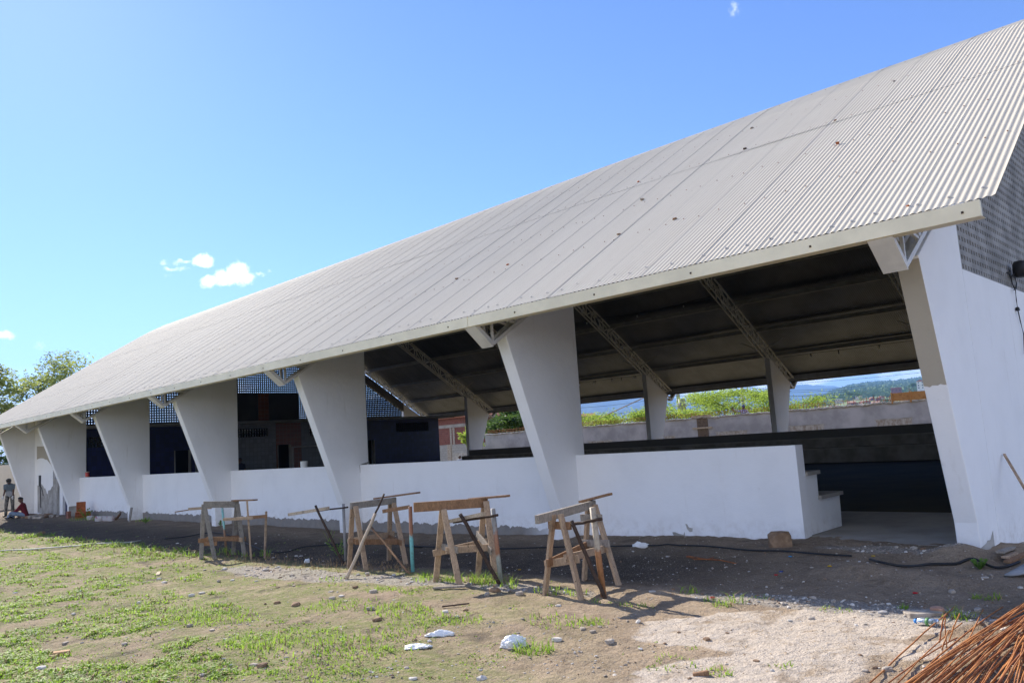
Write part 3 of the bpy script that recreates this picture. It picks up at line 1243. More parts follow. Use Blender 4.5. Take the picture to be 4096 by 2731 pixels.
mb.bar((XB + .8, q.y + 2.55, .06), (XB + .8, q.y + 2.55, q.z), .07, .07)
mb.build('post', STEEL_G, gp)

# strings of bulbs under the roof
BULB = M('bulb_glass', (.62, .64, .66), .2, .05)


def festoon(label, pts, bulbs, drop=.14):
    p0 = Vector(pts[0])
    r_ = root('festoon_cable', p0, label, 'light string', 'temporary strings of bulbs under the roof')
    mb = MB()
    mb.tube(pts, .008, 4)
    mb.build('cable', HOSE, r_)
    for f in bulbs:
        i = min(int(f), len(pts) - 2)
        p = Vector(pts[i]).lerp(Vector(pts[i + 1]), f - i)
        mb = MB()
        mb.tube([p, p - Vector((0, 0, drop * .45))], .022, 6)
        mb.tube([p - Vector((0, 0, drop * .45)), p - Vector((0, 0, drop * .62)), p - Vector((0, 0, drop * .9)), p - Vector((0, 0, drop * 1.25))], [.018, .028, .036, .008], 8, 1)
        mb.build('bulb', [HOSE, BULB], r_, smooth=True)


zz = zm(3100, 600, .6376)
yb = D - PUR[1] - .02
festoon('bulb string along the far purlin in the bay next to the entrance column', [Vector((x, yb, zroof(yb) - .30 - .02 * (i % 2))) for i, x in enumerate((-5.0, -6.5, -8.0, -9.5, -11.0, -12.4))],
        [.35, 1.2, 2.2, 3.3, 4.1])
festoon('bulb string along the far purlin in the bay behind the tall middle column', [Vector((x, yb, zroof(yb) - .30 - .02 * (i % 2))) for i, x in enumerate((-19.6, -20.6, -21.6, -22.6, -23.6, -24.6))],
        [.2, .7, .8, 1.6, 2.2, 3.3, 3.4, 4.4])
festoon('slack bulb string crossing mid-roof through two bays', [Vector((x, D - 3.8, zroof(D - 3.8) - .45 - s)) for x, s in ((-12.9, 0), (-15, .12), (-17.2, .15), (-19.3, .0), (-22, .14), (-25.8, 0))], [.8, 1.9, 3.2, 4.3])
festoon('bulb string above the blue tiled wall near the far gable', [Vector((x, D - 5.5, zroof(D - 5.5) - .75 - s)) for x, s in ((-25.9, 0), (-28, .2), (-30, .2), (-32.4, 0))], [.7, 1.6, 2.4])

# ------------------------------------------------------------------ trestles, batter frames and loose boards
def G(u, v, z0=-.15):
    """ground point seen at a photograph pixel"""
    p = at(u, v, 2, z0)
    for _ in range(6):
        p = at(u, v, 2, gz(p.x, p.y))
    return p


def plank(mb, a, b, w, h, up=(0, 0, 1), mi=0):
    mb.bar(a, b, w, h, up, mi)


def trestle(label, feet, apex, beam, mats, ties, brace=True, beam_h=.10, beam_w=.05, legw=.078, far_tie=True):
    """feet: front-left, front-right, back-left, back-right ground points; apex: front and back tops; beam: its two ends"""
    c = sum((Vector(f) for f in feet), Vector((0, 0, 0))) / 4
    r_ = root('wooden_trestle', (c.x, c.y, min(f[2] for f in feet)), label, 'trestle', 'row of rough wooden trestles in front of the hall')
    mbeam, mleg, mtie = mats
    mb = MB()
    mb.bar(beam[0], beam[1], beam_w, beam_h)
    mb.build('beam', mbeam, r_, bevel=.004)
    d = (Vector(beam[1]) - Vector(beam[0])).normalized()
    side = d.cross(Vector((0, 0, 1))).normalized()
    leg = []
    for i, f in enumerate(feet):
        ap = Vector(apex[i // 2])
        s = 1 if i % 2 else -1
        top = ap + side * (s * .048) + Vector((0, 0, .0))
        foot = Vector(f) - Vector((0, 0, .03))
        mb = MB()
        mb.bar(foot, top, .035, legw, up=d)
        leg.append((foot, top))
        mb.build('leg', mleg, r_, bevel=.004)
    for name, la, ta, lb, tb, off, mt in ties:
        a = leg[la][0].lerp(leg[la][1], ta)
        b = leg[lb][0].lerp(leg[lb][1], tb)
        dd = (b - a).normalized()
        out = side * (off * .035) if name == 'side_rail' else d * (off * .036)
        mb = MB()
        mb.bar(a - dd * .08 + out, b + dd * .08 + out, .025, .085)
        mb.build(name, mt, r_, bevel=.003)
    return r_


def lift(p, z):
    return Vector((p.x, p.y, z))


# first trestle (far left, cement crusted)
f1 = [G(*z1(605, 1318)), G(*z1(822, 1312)), G(*z1(1105, 1245)), G(*z1(1285, 1262))]
yA, yB = (f1[0].y + f1[1].y) / 2, (f1[2].y + f1[3].y) / 2
a1 = [at(*z1(650, 455), 1, yA), at(*z1(1170, 450), 1, yB)]
trestle('cement-crusted grey trestle farthest along the row, beside the mint green pole', f1, a1,
        [at(*z1(640, 460), 1, yA - .03), at(*z1(1195, 452), 1, yB + .05)], (WOOD_CEM, WOOD_CEM, WOOD_BRN),
        [('side_rail', 1, .38, 3, .34, -1, WOOD_BRN), ('side_rail', 0, .36, 2, .36, 1, WOOD_BRN), ('cross_tie', 0, .30, 1, .30, 1, WOOD_BRN), ('cross_tie', 2, .33, 3, .33, -1, WOOD_TAN)], beam_h=.13)
# second
f2 = [G(*z2(748, 702)), G(*z2(878, 716)), G(*z2(1048, 638)), G(*z2(1178, 668))]
yA, yB = (f2[0].y + f2[1].y) / 2, (f2[2].y + f2[3].y) / 2
a2 = [at(*z2(785, 232), 1, yA), at(*z2(1070, 195), 1, yB)]
trestle('stained pale trestle with a long thin stick leaning on it', f2, a2,
        [at(*z2(760, 232), 1, yA - .04), at(*z2(1100, 190), 1, yB + .04)], (WOOD_CEM, WOOD_TAN, WOOD_BRN),
        [('side_rail', 1, .45, 3, .36, -1, WOOD_BRN), ('side_rail', 0, .46, 2, .46, 1, WOOD_TAN), ('cross_tie', 0, .45, 1, .45, 1, WOOD_BRN), ('cross_tie', 2, .42, 3, .36, -1, WOOD_BRN)], beam_h=.105)
# third
f3 = [G(*z8(352, 1055)), G(*z8(592, 1080)), G(*z8(768, 990)), G(*z8(952, 1035))]
yA, yB = (f3[0].y + f3[1].y) / 2, (f3[2].y + f3[3].y) / 2
a3 = [at(*z8(425, 335), 1, yA), at(*z8(845, 255), 1, yB)]
trestle('trestle with a broad brown beam overhanging far beyond its front legs', f3, a3,
        [at(*z8(135, 318), 0, a3[0].x - .22), at(*z8(868, 268), 1, yB + .05)], (WOOD_BRN, WOOD_TAN, WOOD_TAN),
        [('side_rail', 1, .46, 3, .42, -1, WOOD_TAN), ('side_rail', 0, .43, 2, .46, 1, WOOD_TAN), ('cross_tie', 0, .50, 1, .47, 1, WOOD_GREY), ('cross_tie', 2, .55, 3, .40, -1, WOOD_GREY)], beam_h=.125)
# fourth
f4 = [G(*z8(1432, 1180)), G(*z8(1800, 1232)), G(*z8(1822, 1045)), G(*z8(2172, 1090))]
yA, yB = (f4[0].y + f4[1].y) / 2, (f4[2].y + f4[3].y) / 2
a4 = [at(*z8(1555, 385), 1, yA), at(*z8(1895, 290), 1, yB)]
trestle('nearest trestle, with steeply splayed legs and its shadow on the dirt', f4, a4,
        [at(*z8(1352, 440), 0, a4[0].x - .04), at(*z8(1925, 285), 1, yB + .05)], (WOOD_GREY, WOOD_TAN, WOOD_TAN),
        [('side_rail', 1, .50, 3, .46, -1, WOOD_TAN), ('side_rail', 0, .43, 2, .50, 1, WOOD_BRN), ('cross_tie', 0, .40, 1, .47, 1, WOOD_TAN), ('cross_tie', 2, .52, 3, .53, -1, WOOD_GREY),
         ('top_cleat', 0, .86, 1, .86, 1, WOOD_BRN), ('top_cleat', 2, .84, 3, .84, -1, WOOD_GREY)], beam_h=.095)


def board(name, label, a, b, w, h, mat, cat='board', up=(0, 0, 1), group=None):
    a, b = Vector(a), Vector(b)
    r_ = MB()
    r_.bar(a, b, w, h, up)
    o = r_.build(name, mat, bevel=.003)
    return tag(o, label, cat, group)


TOPS = [(a1[1].y - .02, z1(1108, 397), z1(1462, 386), 'thin dark board on the back end of the cement-crusted trestle', WOOD_BRN, .05),
        (a2[1].y, z2(945, 176), z2(1270, 131), 'thin dark board jutting right from the top of the stained trestle', WOOD_BRN, .05),
        (a3[1].y, z8(695, 236), z8(1068, 204), 'split brown board on the back of the overhanging beam', WOOD_BRN, .06),
        (a4[1].y, z8(1790, 262), z8(2082, 186), 'tilted board on the back end of the nearest trestle', WOOD_BRN, .06)]
for yy, p, q, lab, mt, w in TOPS:
    board('loose_board', lab, at(*p, 1, yy), at(*q, 1, yy), .09, .028, mt)


def batter(label, parts):
    """parts: (name, [points], radius or (w, h), material)"""
    p0 = parts[0][1][0]
    r_ = root('batter_frame', (p0[0], p0[1], p0[2]), label, 'stake frame', 'batter frames of stakes and rails set out beside the trestles')
    for nm, pts, sz, mt in parts:
        mb = MB()
        if isinstance(sz, tuple):
            mb.bar(pts[0], pts[-1], sz[0], sz[1])
        else:
            # crooked sticks wander a little between their ends
            if nm in ('stick', 'stick_rail', 'brace'):
                a, b = Vector(pts[0]), Vector(pts[-1])
                n_ = 7
                pts = [a.lerp(b, i / n_) + Vector((noise.noise(Vector((i * .9, a.x, 1))), noise.noise(Vector((i * .9, a.x, 5))), noise.noise(Vector((i * .9, a.x, 9))))) * (.012 if 0 < i < n_ else 0) for i in range(n_ + 1)]
            mb.tube(pts, sz, 8, wob=.15 if nm.startswith('stick') else 0)
        mb.build(nm, mt, r_, smooth=not isinstance(sz, tuple))
    return r_


# batter frame right of the first trestle
b1 = G(*z1(1392, 1312))
b2 = G(*z1(1597, 1300))
batter('two brown stakes with a nailed rail right of the cement-crusted trestle', [
    ('stake', [b1 - Vector((0, 0, .1)), at(*z1(1325, 398), 1, b1.y - .05)], (.035, .035), WOOD_TAN),
    ('stake', [b2 - Vector((0, 0, .1)), at(*z1(1626, 566), 1, b2.y)], (.032, .032), WOOD_TAN),
    ('rail', [at(*z1(1350, 662), 1, b1.y - .06), at(*z1(1642, 640), 1, b2.y - .03)], (.025, .06), WOOD_BRN),
    ('rail', [at(*z1(955, 693), 1, b1.y - .09), at(*z1(1415, 668), 1, b1.y - .07)], (.03, .055), WOOD_TAN)])
b3 = G(*z1(1005, 1190))
batter('mint green pole and long thin rail behind the cement-crusted trestle', [
    ('pole', [b3 - Vector((0, 0, .1)), at(*z1(935, 495), 1, b3.y)], .025, PIPE_MINT),
    ('rail', [at(*z1(412, 530), 1, b3.y), at(*z1(760, 505), 1, b3.y)], (.03, .06), WOOD_TAN),
    ('rail', [at(*z1(198, 575), 1, b3.y + .03), at(*z1(440, 538), 1, b3.y + .03)], (.02, .025), WOOD_BRN)])
b4 = G(*z2(722, 642))
b5 = G(*z2(718, 668))
batter('grey pipe and dark slanting stick with a rail, left of the stained trestle', [
    ('pipe', [b4 - Vector((0, 0, .1)), at(*z2(704, 215), 1, b4.y)], .026, PIPE_STEEL),
    ('stick', [b5 - Vector((0, 0, .08)), at(*z2(495, 230), 1, b5.y - .03)], .022, WOOD_DARK),
    ('stick_rail', [at(*z2(500, 270), 1, b4.y - .06), at(*z2(738, 241), 1, b4.y - .06)], .014, WOOD_DARK),
    ('rail', [at(*z2(290, 297), 1, b4.y - .10), at(*z2(595, 247), 1, b4.y - .10)], (.03, .055), WOOD_PALE)])
b6 = G(*z2(1228, 730))
b7 = G(*z2(1232, 752))
batter('teal and rust pipe with a short brown rail, right of the stained trestle', [
    ('pipe', [b6 - Vector((0, 0, .1)), at(*z2(1209, 235), 1, b6.y)], .028, PIPE_TEAL),
    ('rail', [at(*z2(1005, 272), 1, b6.y), at(*z2(1200, 239), 1, b6.y)], (.03, .055), WOOD_BRN),
    ('brace', [b7 - Vector((0, 0, .05)), at(*z2(900, 370), 1, a2[0].y + .25)], .018, WOOD_BRN)])
b8 = G(*z2(727, 786))
batter('long thin stick leaning diagonally across the stained trestle', [
    ('stick', [b8, at(*z2(945, 290), 1, a2[0].y - .03)], .024, WOOD_PALE),
    ('stick_tip', [at(*z2(915, 345), 1, a2[0].y - .02), at(*z2(975, 230), 1, a2[0].y + .03), at(*z2(1013, 140), 1, a2[0].y + .12)], .016, WOOD_DARK)])
b9 = G(*z8(1003, 1060))
b10 = G(*z8(1010, 1085))
batter('grey rusted pipe with crooked dark stick, right of the overhanging beam trestle', [
    ('pipe', [b9 - Vector((0, 0, .1)), at(*z8(920, 330), 1, b9.y - .05)], .032, PIPE_GREY),
    ('stick', [b10 - Vector((0, 0, .05)), at(*z8(596, 385), 1, b10.y - .12)], .025, WOOD_DARK),
    ('stick_rail', [at(*z8(530, 465), 1, b9.y - .1), at(*z8(967, 394), 1, b9.y - .1)], .017, WOOD_DARK),
    ('rail', [at(*z8(483, 457), 1, b9.y - .13), at(*z8(832, 380), 1, b9.y - .13)], (.04, .045), WOOD_PALE)])
b11 = G(*z8(2020, 1195))
b12 = G(*z8(2045, 1215))
batter('tan rusted pipe with slanting stick inside the nearest trestle', [
    ('pipe', [b11 - Vector((0, 0, .1)), at(*z8(1906, 318), 1, b11.y - .06)], .034, PIPE_TAN),
    ('stick', [b12 - Vector((0, 0, .05)), at(*z8(1698, 450), 1, b12.y - .08)], .023, WOOD_DARK),
    ('stick_rail', [at(*z8(1685, 490), 1, b11.y - .1), at(*z8(1998, 433), 1, b11.y - .1)], .017, WOOD_DARK)])

# ------------------------------------------------------------------ bits lying about


def rod(name, label, pts, rad, mat, cat, group=None, n=7):
    mb = MB()
    mb.tube(pts, rad, n)
    return tag(mb.build(name, mat, smooth=True), label, cat, group)


def ground_line(px, h):
    out = []
    for q in px:
        p = G(*q)
        p.z = gz(p.x, p.y) + h
        out.append(p)
    return out


def smooth_pts(pts, k=6):
    out = []
    n = len(pts)
    for i in range(n - 1):
        p0, p1, p2, p3 = pts[max(i - 1, 0)], pts[i], pts[i + 1], pts[min(i + 2, n - 1)]
        for j in range(k):
            t = j / k
            q = .5 * ((2 * p1) + (p2 - p0) * t + (2 * p0 - 5 * p1 + 4 * p2 - p3) * t * t + (3 * p1 - p0 - 3 * p2 + p3) * t ** 3)
            q.z = max(q.z, gz(q.x, q.y) + .012)
            out.append(q)
    out.append(pts[-1])
    return out


rod('black_hose', 'black water hose lying on the shaded dirt along the foot of the hall', smooth_pts(ground_line([z3(1250, 478), z1(50, 1005), z1(330, 965), z1(900, 915), z2(150, 585), z2(420, 535), z2(680, 520), z2(900, 505), z2(1130, 528), z2(1300, 545), z8(60, 712), z8(700, 728), z8(1050, 738), z8(1560, 722), z8(2000, 715),
    zF(1110, 540), zF(1520, 548), zF(1880, 580), zE(200, 778), zE(420, 792), zE(620, 806)], .02), 5), .0115, HOSE, 'hose')
rod('black_hose', 'black water hose re-emerging from the dirt mound and curving past the corner column', smooth_pts(ground_line([zE(730, 826), zE(800, 852), zE(950, 870), zE(1100, 862), zE(1250, 848), zE(1360, 858), zE(1480, 878), zE(1560, 872), zE(1640, 842)], .022), 6), .0145, HOSE, 'hose')
rod('pale_conduit', 'long pale conduit lying across the grass at far left', smooth_pts(ground_line([z3(-60, 580), z3(60, 573), z3(200, 568), z3(330, 560), z3(460, 549), z3(600, 538), z3(720, 527), z3(830, 519), z3(960, 511), z3(1068, 504)], .03), 4), .016, M('pale_conduit_grey', (.33, .32, .30), .6, .5, 1.5), 'pipe')
rod('wire_loop', 'rusty wire loop lying on the shaded dirt before the long parapet', smooth_pts(ground_line([zF(1780, 672), zF(1640, 655), zF(1480, 640), zF(1410, 622), zF(1440, 618), zF(1560, 640), zF(1610, 628)], .012), 5), .008, RUSTD, 'wire')


def slab(name, label, px, w, l, h, mat, cat, rotdeg=0, tilt=(0, 0), group=None, lift_=.0):
    p = G(*px)
    mb = MB()
    n = 10
    pts = []
    for i in range(n):
        a = 2 * math.pi * i / n
        rr = 1 + .16 * noise.noise(Vector((math.cos(a) * 2 + p.x * 3, math.sin(a) * 2, p.y)))
        cx = max(-.8, min(.8, math.cos(a) * 1.2)) * w / 2 * rr * 1.2
        cy = max(-.8, min(.8, math.sin(a) * 1.2)) * l / 2 * rr * 1.2
        pts.append((cx, cy))
    rz = Matrix.Rotation(R(rotdeg), 3, 'Z') @ Matrix.Rotation(R(tilt[0]), 3, 'X') @ Matrix.Rotation(R(tilt[1]), 3, 'Y')
    z = gz(p.x, p.y) + lift_
    vs = [Vector((p.x, p.y, z)) + rz @ Vector((a, b, -.01)) for a, b in pts] + [Vector((p.x, p.y, z)) + rz @ Vector((a, b, h)) for a, b in pts]
    fs = [tuple(range(n))[::-1], tuple(range(n, 2 * n))] + [(i, (i + 1) % n, n + (i + 1) % n, n + i) for i in range(n)]
    mb.add(vs, fs)
    return tag(mb.build(name, mat, bevel=min(.006, h * .2)), label, cat, group)


def rock(name, label, px, sx, sy, sz, mat, seed, cat='stone', group=None, rot=0.0):
    p = G(*px)
    mb = MB()
    mb.rock((p.x, p.y, gz(p.x, p.y) + sz * .45), sx, sy, sz, seed, rot=rot)
    return tag(mb.build(name, mat), label, cat, group)


rock('boulder', 'squarish brown stone by the foot of the parapet end', zE(185, 735), .155, .13, .13, STONE_B, 3, rot=.5)
rock('boulder', 'low pale grey stone just left of the brown one', zE(45, 725), .14, .09, .06, STONE, 8, rot=.6)
slab('flat_stone', 'flat pale slab of stone at the shadow edge by the gravel', zR(700, 560), .30, .17, .03, STONE, 'stone', 40)
rock('broken_brick', 'rounded reddish brick piece beside the flat pale slab', zR(915, 535), .055, .042, .036, M('pinkish_brick', (.45, .26, .18), .9, .2, 8), 5, cat='brick')
LOOSE = [(zF(1715, 905), .05), (zF(150, 905), .07), (zF(490, 885), .05), (zF(1150, 880), .05), (zF(625, 1165), .055), (zF(440, 985), .05), (zF(430, 1250), .07), (zF(830, 1260), .06),
         (zF(700, 1185), .05), (zF(1560, 1240), .05), (z2(610, 880), .07), (z2(930, 885), .08), (z2(690, 915), .06), (z2(720, 955), .05), (z2(620, 935), .07), (z2(795, 850), .07), (z2(330, 835), .05),
         (z2(205, 965), .06), (z2(345, 975), .10), (z2(910, 1015), .065), (z2(960, 1095), .06), (z2(1475, 1035), .055), (z2(1560, 1070), .04), (z2(700, 1220), .035), (z2(210, 850), .04), (z2(885, 745), .05),
         (z3(885, 838), .09), (z3(1240, 808), .08), (z3(1400, 790), .05), (z3(1050, 968), .05), (z3(1430, 1138), .055), (z3(1600, 1172), .05), (z3(1385, 1272), .05), (z3(555, 1048), .04), (z3(700, 1192), .04),
         (z3(310, 1460), .07), (z3(1445, 915), .06), (z3(1525, 892), .06), (z3(1650, 800), .05), (z3(1755, 795), .05), (z3(940, 1275), .05), (z3(495, 1278), .05), (z3(1090, 812), .06), (z3(600, 872), .05), (z3(680, 802), .05),
         (z3(315, 440), .16), (z3(178, 440), .10), (zE(370, 1175), .05), (zE(700, 1497), .04), (zE(835, 1490), .05), (zE(40, 1435), .035), (zE(1430, 930), .05), (zR(1500, 515), .06), (zR(1120, 250), .06), (zR(2060, 1190), .05),
         (zR(2140, 1390), .06), (zR(2060, 1450), .07), (zR(180, 1380), .05), (z2(30, 1440), .06), (z2(95, 1440), .06), (z2(1230, 1530), .045), (z2(1850, 875), .10), (z2(1790, 905), .07)]
for i, (q, s_) in enumerate(LOOSE):
    s_ *= .62
    rock('loose_stone', 'small loose stone lying on the yard dirt', q, s_ * random.uniform(.8, 1.2), s_ * random.uniform(.6, .9), s_ * random.uniform(.35, .6), random.choice((STONE, STONE, STONE_W, STONE_B)), 20 + i,
         group='small loose stones scattered over the yard', rot=random.uniform(0, 3))
slab('brick_shard', 'long pale yellow tile fragment in the grass at mid left', z3(1195, 752), .07, .24, .025, M('pale_tile', (.62, .50, .33), .9, .1, 6), 'fragment', 60, (6, 0))
slab('brick_shard', 'small orange wood block lying in the grass in the lower left', z3(465, 1355), .16, .09, .04, M('orange_block', (.50, .31, .16), .9, .2, 6), 'fragment', 65)
board('stick', 'short dark stick lying flat on the bare dirt', G(*z2(1450, 1000)) + Vector((0, 0, .015)), G(*z2(1655, 980)) + Vector((0, 0, .02)), .02, .015, WOOD_DARK, 'stick')
board('plank_offcut', 'pale curved wood offcut lying before the overhanging beam trestle', G(*z8(330, 1130)) + Vector((0, 0, .02)), G(*z8(648, 1122)) + Vector((0, 0, .03)), .05, .025, WOOD_GREY, 'board')
board('stick', 'grey stick lying beside the crumpled white bag', G(*zF(60, 1322)) + Vector((0, 0, .012)), G(*zF(165, 1326)) + Vector((0, 0, .018)), .022, .018, WOOD_GREY, 'stick')
slab('wood_shard', 'small brown wood piece lying on the pale soil near the bottom edge', zF(1520, 1512), .035, .12, .03, WOOD_BRN, 'fragment', -50, (8, 0))


def crumple(name, label, px, sx, sy, sz, seed, mat=BAG, rot=0.0):
    p = G(*px)
    bm = bmesh.new()
    bmesh.ops.create_icosphere(bm, subdivisions=4, radius=1)
    mb = MB()
    o = Vector((seed * 5.1, seed * 2.2, seed))
    cr, sr = math.cos(rot), math.sin(rot)
    vs = []
    for v in bm.verts:
        k = 1 + .38 * noise.noise(v.co * 1.3 + o) + .30 * abs(noise.noise(v.co * 3.1 + o)) + .14 * noise.noise(v.co * 7 + o)
        x, y = v.co.x * k * sx, v.co.y * k * sy
        z = max(-.15, v.co.z * k) * sz
        vs.append((p.x + x * cr - y * sr, p.y + x * sr + y * cr, gz(p.x + x * cr - y * sr, p.y + x * sr + y * cr) + z + .01))
    mb.add(vs, [tuple(v.index for v in f.verts) for f in bm.faces])
    bm.free()
    return tag(mb.build(name, mat), label, 'litter')


crumple('plastic_bag', 'crumpled white plastic bag beside a grass tuft, nearest the camera', zF(110, 1278), .105, .07, .065, 1, rot=.6)
crumple('cloth_scrap', 'thin twisted white cloth scrap on the grass, right of the flattened one', z2(1445, 1208), .13, .045, .035, 2, rot=.75)
crumple('cloth_scrap', 'flattened white cloth scrap lowest on the dirt', z2(1268, 1305), .115, .045, .022, 3, rot=.6)
crumple('plastic_bag', 'white plastic scrap in the shade beside the hose', zF(1060, 542), .10, .06, .055, 4, rot=.7)
crumple('paper_cup', 'small white crumpled cup on the gravel left of the second trestle', z2(432, 662), .045, .04, .06, 5)
for i, (q, cc, lab) in enumerate(((zE(160, 925), (.45, .02, .02), 'bright red plastic scrap on the shaded dirt below the entrance'), (zE(190, 895), (.04, .06, .20), 'dark blue plastic scrap beside the red one'),
                                  (zE(1005, 1023), (.5, .02, .03), 'lone red plastic scrap on the shaded dirt near the rusty rods'), (zE(485, 862), (.45, .28, .02), 'yellow leaf on the shaded dirt under the hose'),
                                  (z8(1185, 940), (.42, .25, .04), 'yellow leaf on the dark dirt between two trestles'), (zE(750, 800), (.45, .30, .05), 'yellow leaf beside the end of the buried hose'),
                                  (zF(1605, 930), (.5, .03, .04), 'red plastic scrap on the sunlit stones'), (zE(245, 803), (.05, .25, .45), 'light blue bottle cap below the hose'))):
    p = G(*q)
    mb = MB()
    mb.rock((p.x, p.y, gz(p.x, p.y) + .012), .022, .013, .008, 70 + i)
    tag(mb.build('leaf' if 'leaf' in lab else 'plastic_scrap', M('scrap_colour', cc, .6, .1)), lab, 'litter')

# squashed water bottle
p0, p1 = G(*zR(585, 715)), G(*zR(930, 745))
bt = root('plastic_bottle', (p0 + p1) / 2, 'squashed clear plastic bottle with blue cap lying on the sunlit dirt', 'bottle')
PET = M('bottle_plastic', (.50, .58, .64), .2, .1, 20)
PET.node_tree.nodes['Principled BSDF'].inputs['Transmission Weight'].default_value = .75
d = p1 - p0
u_ = Vector((0, 0, .03))
mb = MB()
mb.tube([p0 + u_ + d * t for t in (.10, .16, .26, .5, .75, .97, 1.0)], [.014, .026, .034, .03, .033, .03, .012], 10)
mb.build('bottle_body', PET, bt, smooth=True)
mb = MB()
mb.tube([p0 + u_ + d * t for t in (0, .11)], [.019, .019], 10)
mb.build('bottle_cap', M('blue_cap', (.03, .22, .62), .4, .05), bt, smooth=True)
mb = MB()
mb.tube([p0 + u_ + d * t for t in (.52, .66)], [.0345, .035], 10)
mb.build('bottle_label', M('green_label', (.09, .22, .08), .4, .1), bt, smooth=True)

# things at the right-hand corner column
WX = XK[0] + T / 2
board('leaning_stick', 'pale wooden stick leaning against the white end wall', at(*zm(3500, 1500, .5103)(1012, 618), 0, WX + .03), at(*zm(3500, 1500, .5103)(1230, 985), 0, WX + .42), .03, .02, WOOD_TAN, 'stick')
for i, (q, q2, lab, mt) in enumerate(((zE(1530, 835), zE(1690, 790), 'upper board of the pile at the foot of the end wall', WOOD_GREY), (zE(1560, 850), zE(1720, 795), 'middle board of the pile at the foot of the end wall', WOOD_TAN), (zE(1570, 862), zE(1740, 815), 'dark lower board of the pile at the foot of the end wall', WOOD_BRN))):
    a = G(*q)
    b = G(*q2)
    board('old_plank', lab, (a.x, a.y, a.z + .05 + .03 * (2 - i)), (b.x, b.y, b.z + .10 + .03 * (2 - i)), .08, .025, mt)
# curved fibre-cement sheet
a, b, c_ = G(*zE(1550, 925)), G(*zE(1650, 935)), G(*zE(1760, 800))
mb = MB()
e1, e2 = (b - a), Vector((.10, .75, .05))
vs = []
for i in range(9):
    t = i / 8
    for j in range(3):
        q = a + e1 * (t * 3.0) + e2 * (j / 2)
        q.z = gz(a.x, a.y) + .03 + .20 * t * t + .02 * j
        vs.append(q)
nv = len(vs)
vs += [v + Vector((.005, .0, -.018)) for v in vs]
fs = []
for i in range(8):
    for j in range(2):
        k = i * 3 + j
        fs += [(k, k + 3, k + 4, k + 1), (nv + k, nv + k + 1, nv + k + 4, nv + k + 3)]
for i in range(8):
    k = i * 3
    fs += [(k, nv + k, nv + k + 3, k + 3), (k + 2, k + 5, nv + k + 5, nv + k + 2)]
fs += [(0, 1, nv + 1, nv), (1, 2, nv + 2, nv + 1)]
mb.add(vs, fs)
tag(mb.build('cement_sheet', M('grey_cement_sheet', (.33, .325, .32), .9, .15, 3), smooth=True), 'curved grey cement sheet lying at the right edge below the end wall', 'sheet')
# cable hanging from the lattice
zw = zm(3500, 700, .5103)
cb = root('hanging_cable', at(*zw(1080, 790), 0, WX + .06), 'tangled black cable with a lamp hanging down the white end wall', 'cable')
mb = MB()
mb.tube([at(*zw(*q), 0, WX + .03) for q in ((1065, 800), (1075, 850), (1100, 900), (1108, 980), (1118, 1050), (1140, 1150), (1166, 1250), (1172, 1400))], .008, 5)
mb.tube([at(*zw(*q), 0, WX + .05) for q in ((1060, 790), (1095, 800), (1110, 850), (1105, 890), (1090, 900))], .009, 5)
mb.tube([at(*zw(*q), 0, WX + .05) for q in ((1035, 765), (1050, 775), (1065, 800), (1090, 775), (1125, 750))], .013, 5)
mb.build('cable', HOSE, cb)
mb = MB()
c0 = at(*zw(1142, 738), 0, WX + .12)
mb.rock(c0, .10, .14, .13, 4, rough=.12)
mb.build('lamp_head', HOSE, cb, smooth=True)
mb = MB()
c0 = at(*zw(1118, 1050), 0, WX + .03)
mb.rock(c0, .025, .04, .03, 6, rough=.2)
mb.build('cable_knot', HOSE, cb)

# rusty reinforcing rods
RODS = [((3480, 2745), (3820, 2440)), ((3555, 2745), (3830, 2565)), ((3590, 2745), (3850, 2505)), ((3640, 2745), (4010, 2440)), ((3700, 2745), (4096, 2455)), ((3620, 2745), (4120, 2440)),
        ((3760, 2580), (3785, 2455)), ((3790, 2600), (3780, 2470)), ((3800, 2575), (3840, 2452)), ((3770, 2610), (3795, 2520)), ((3840, 2640), (3935, 2450))]
rr = random.Random(5)
for i in range(58):
    t = i / 57
    u0 = 3640 + 560 * t + rr.uniform(-30, 30)
    u1 = 4096 + rr.uniform(0, 60)
    v1 = 2450 + 230 * t ** 1.2 + rr.uniform(-14, 34)
    RODS.append(((u0, 2760), (u1, v1)))
RUSTM = M('brown_rusty_steel', (.25, .10, .045), .9, col2=(.40, .19, .08), scale=14)
RG = 'loose pile of rusty reinforcing rods'
for i, (q0, q1) in enumerate(RODS):
    h0, h1 = (.02, .03) if i < 11 else (rr.uniform(.01, .07), rr.uniform(.02, .12))
    a, b = G(*q0) + Vector((0, 0, h0)), G(*q1) + Vector((0, 0, h1))
    if i in (6, 7, 8, 9):
        b = at(*q1, 1, a.y + .10)
    d_ = (b - a)
    if i >= 11:
        a = a - d_ * .25
        b = b + d_ * rr.uniform(.1, .6)
    n_ = 7
    bow = rr.uniform(-.02, .03) if i >= 11 else rr.uniform(-.008, .008)
    s_ = d_.cross(Vector((0, 0, 1))).normalized()
    pts = [a.lerp(b, k / n_) + s_ * (bow * math.sin(math.pi * k / n_)) + Vector((rr.gauss(0, .0022), rr.gauss(0, .0022), .05 * math.sin(math.pi * k / n_) * (1 if i >= 11 else .3))) for k in range(n_ + 1)]
    rod('rusty_rod', 'rusty brown reinforcing rod in the loose pile on the ground', pts, .0048 if i % 3 else .0060, (RUST, RUSTD, RUST, RUST, RUSTM)[i % 5], 'rod', RG, 5)

# things by the left part of the wall
BR = [(z5(1190, 890), z5(1285, 890), 'upright orange hollow brick on top of its stack by the wall'), (z5(1230, 1000), z5(1370, 1000), 'lower orange hollow brick lying by the wall')]


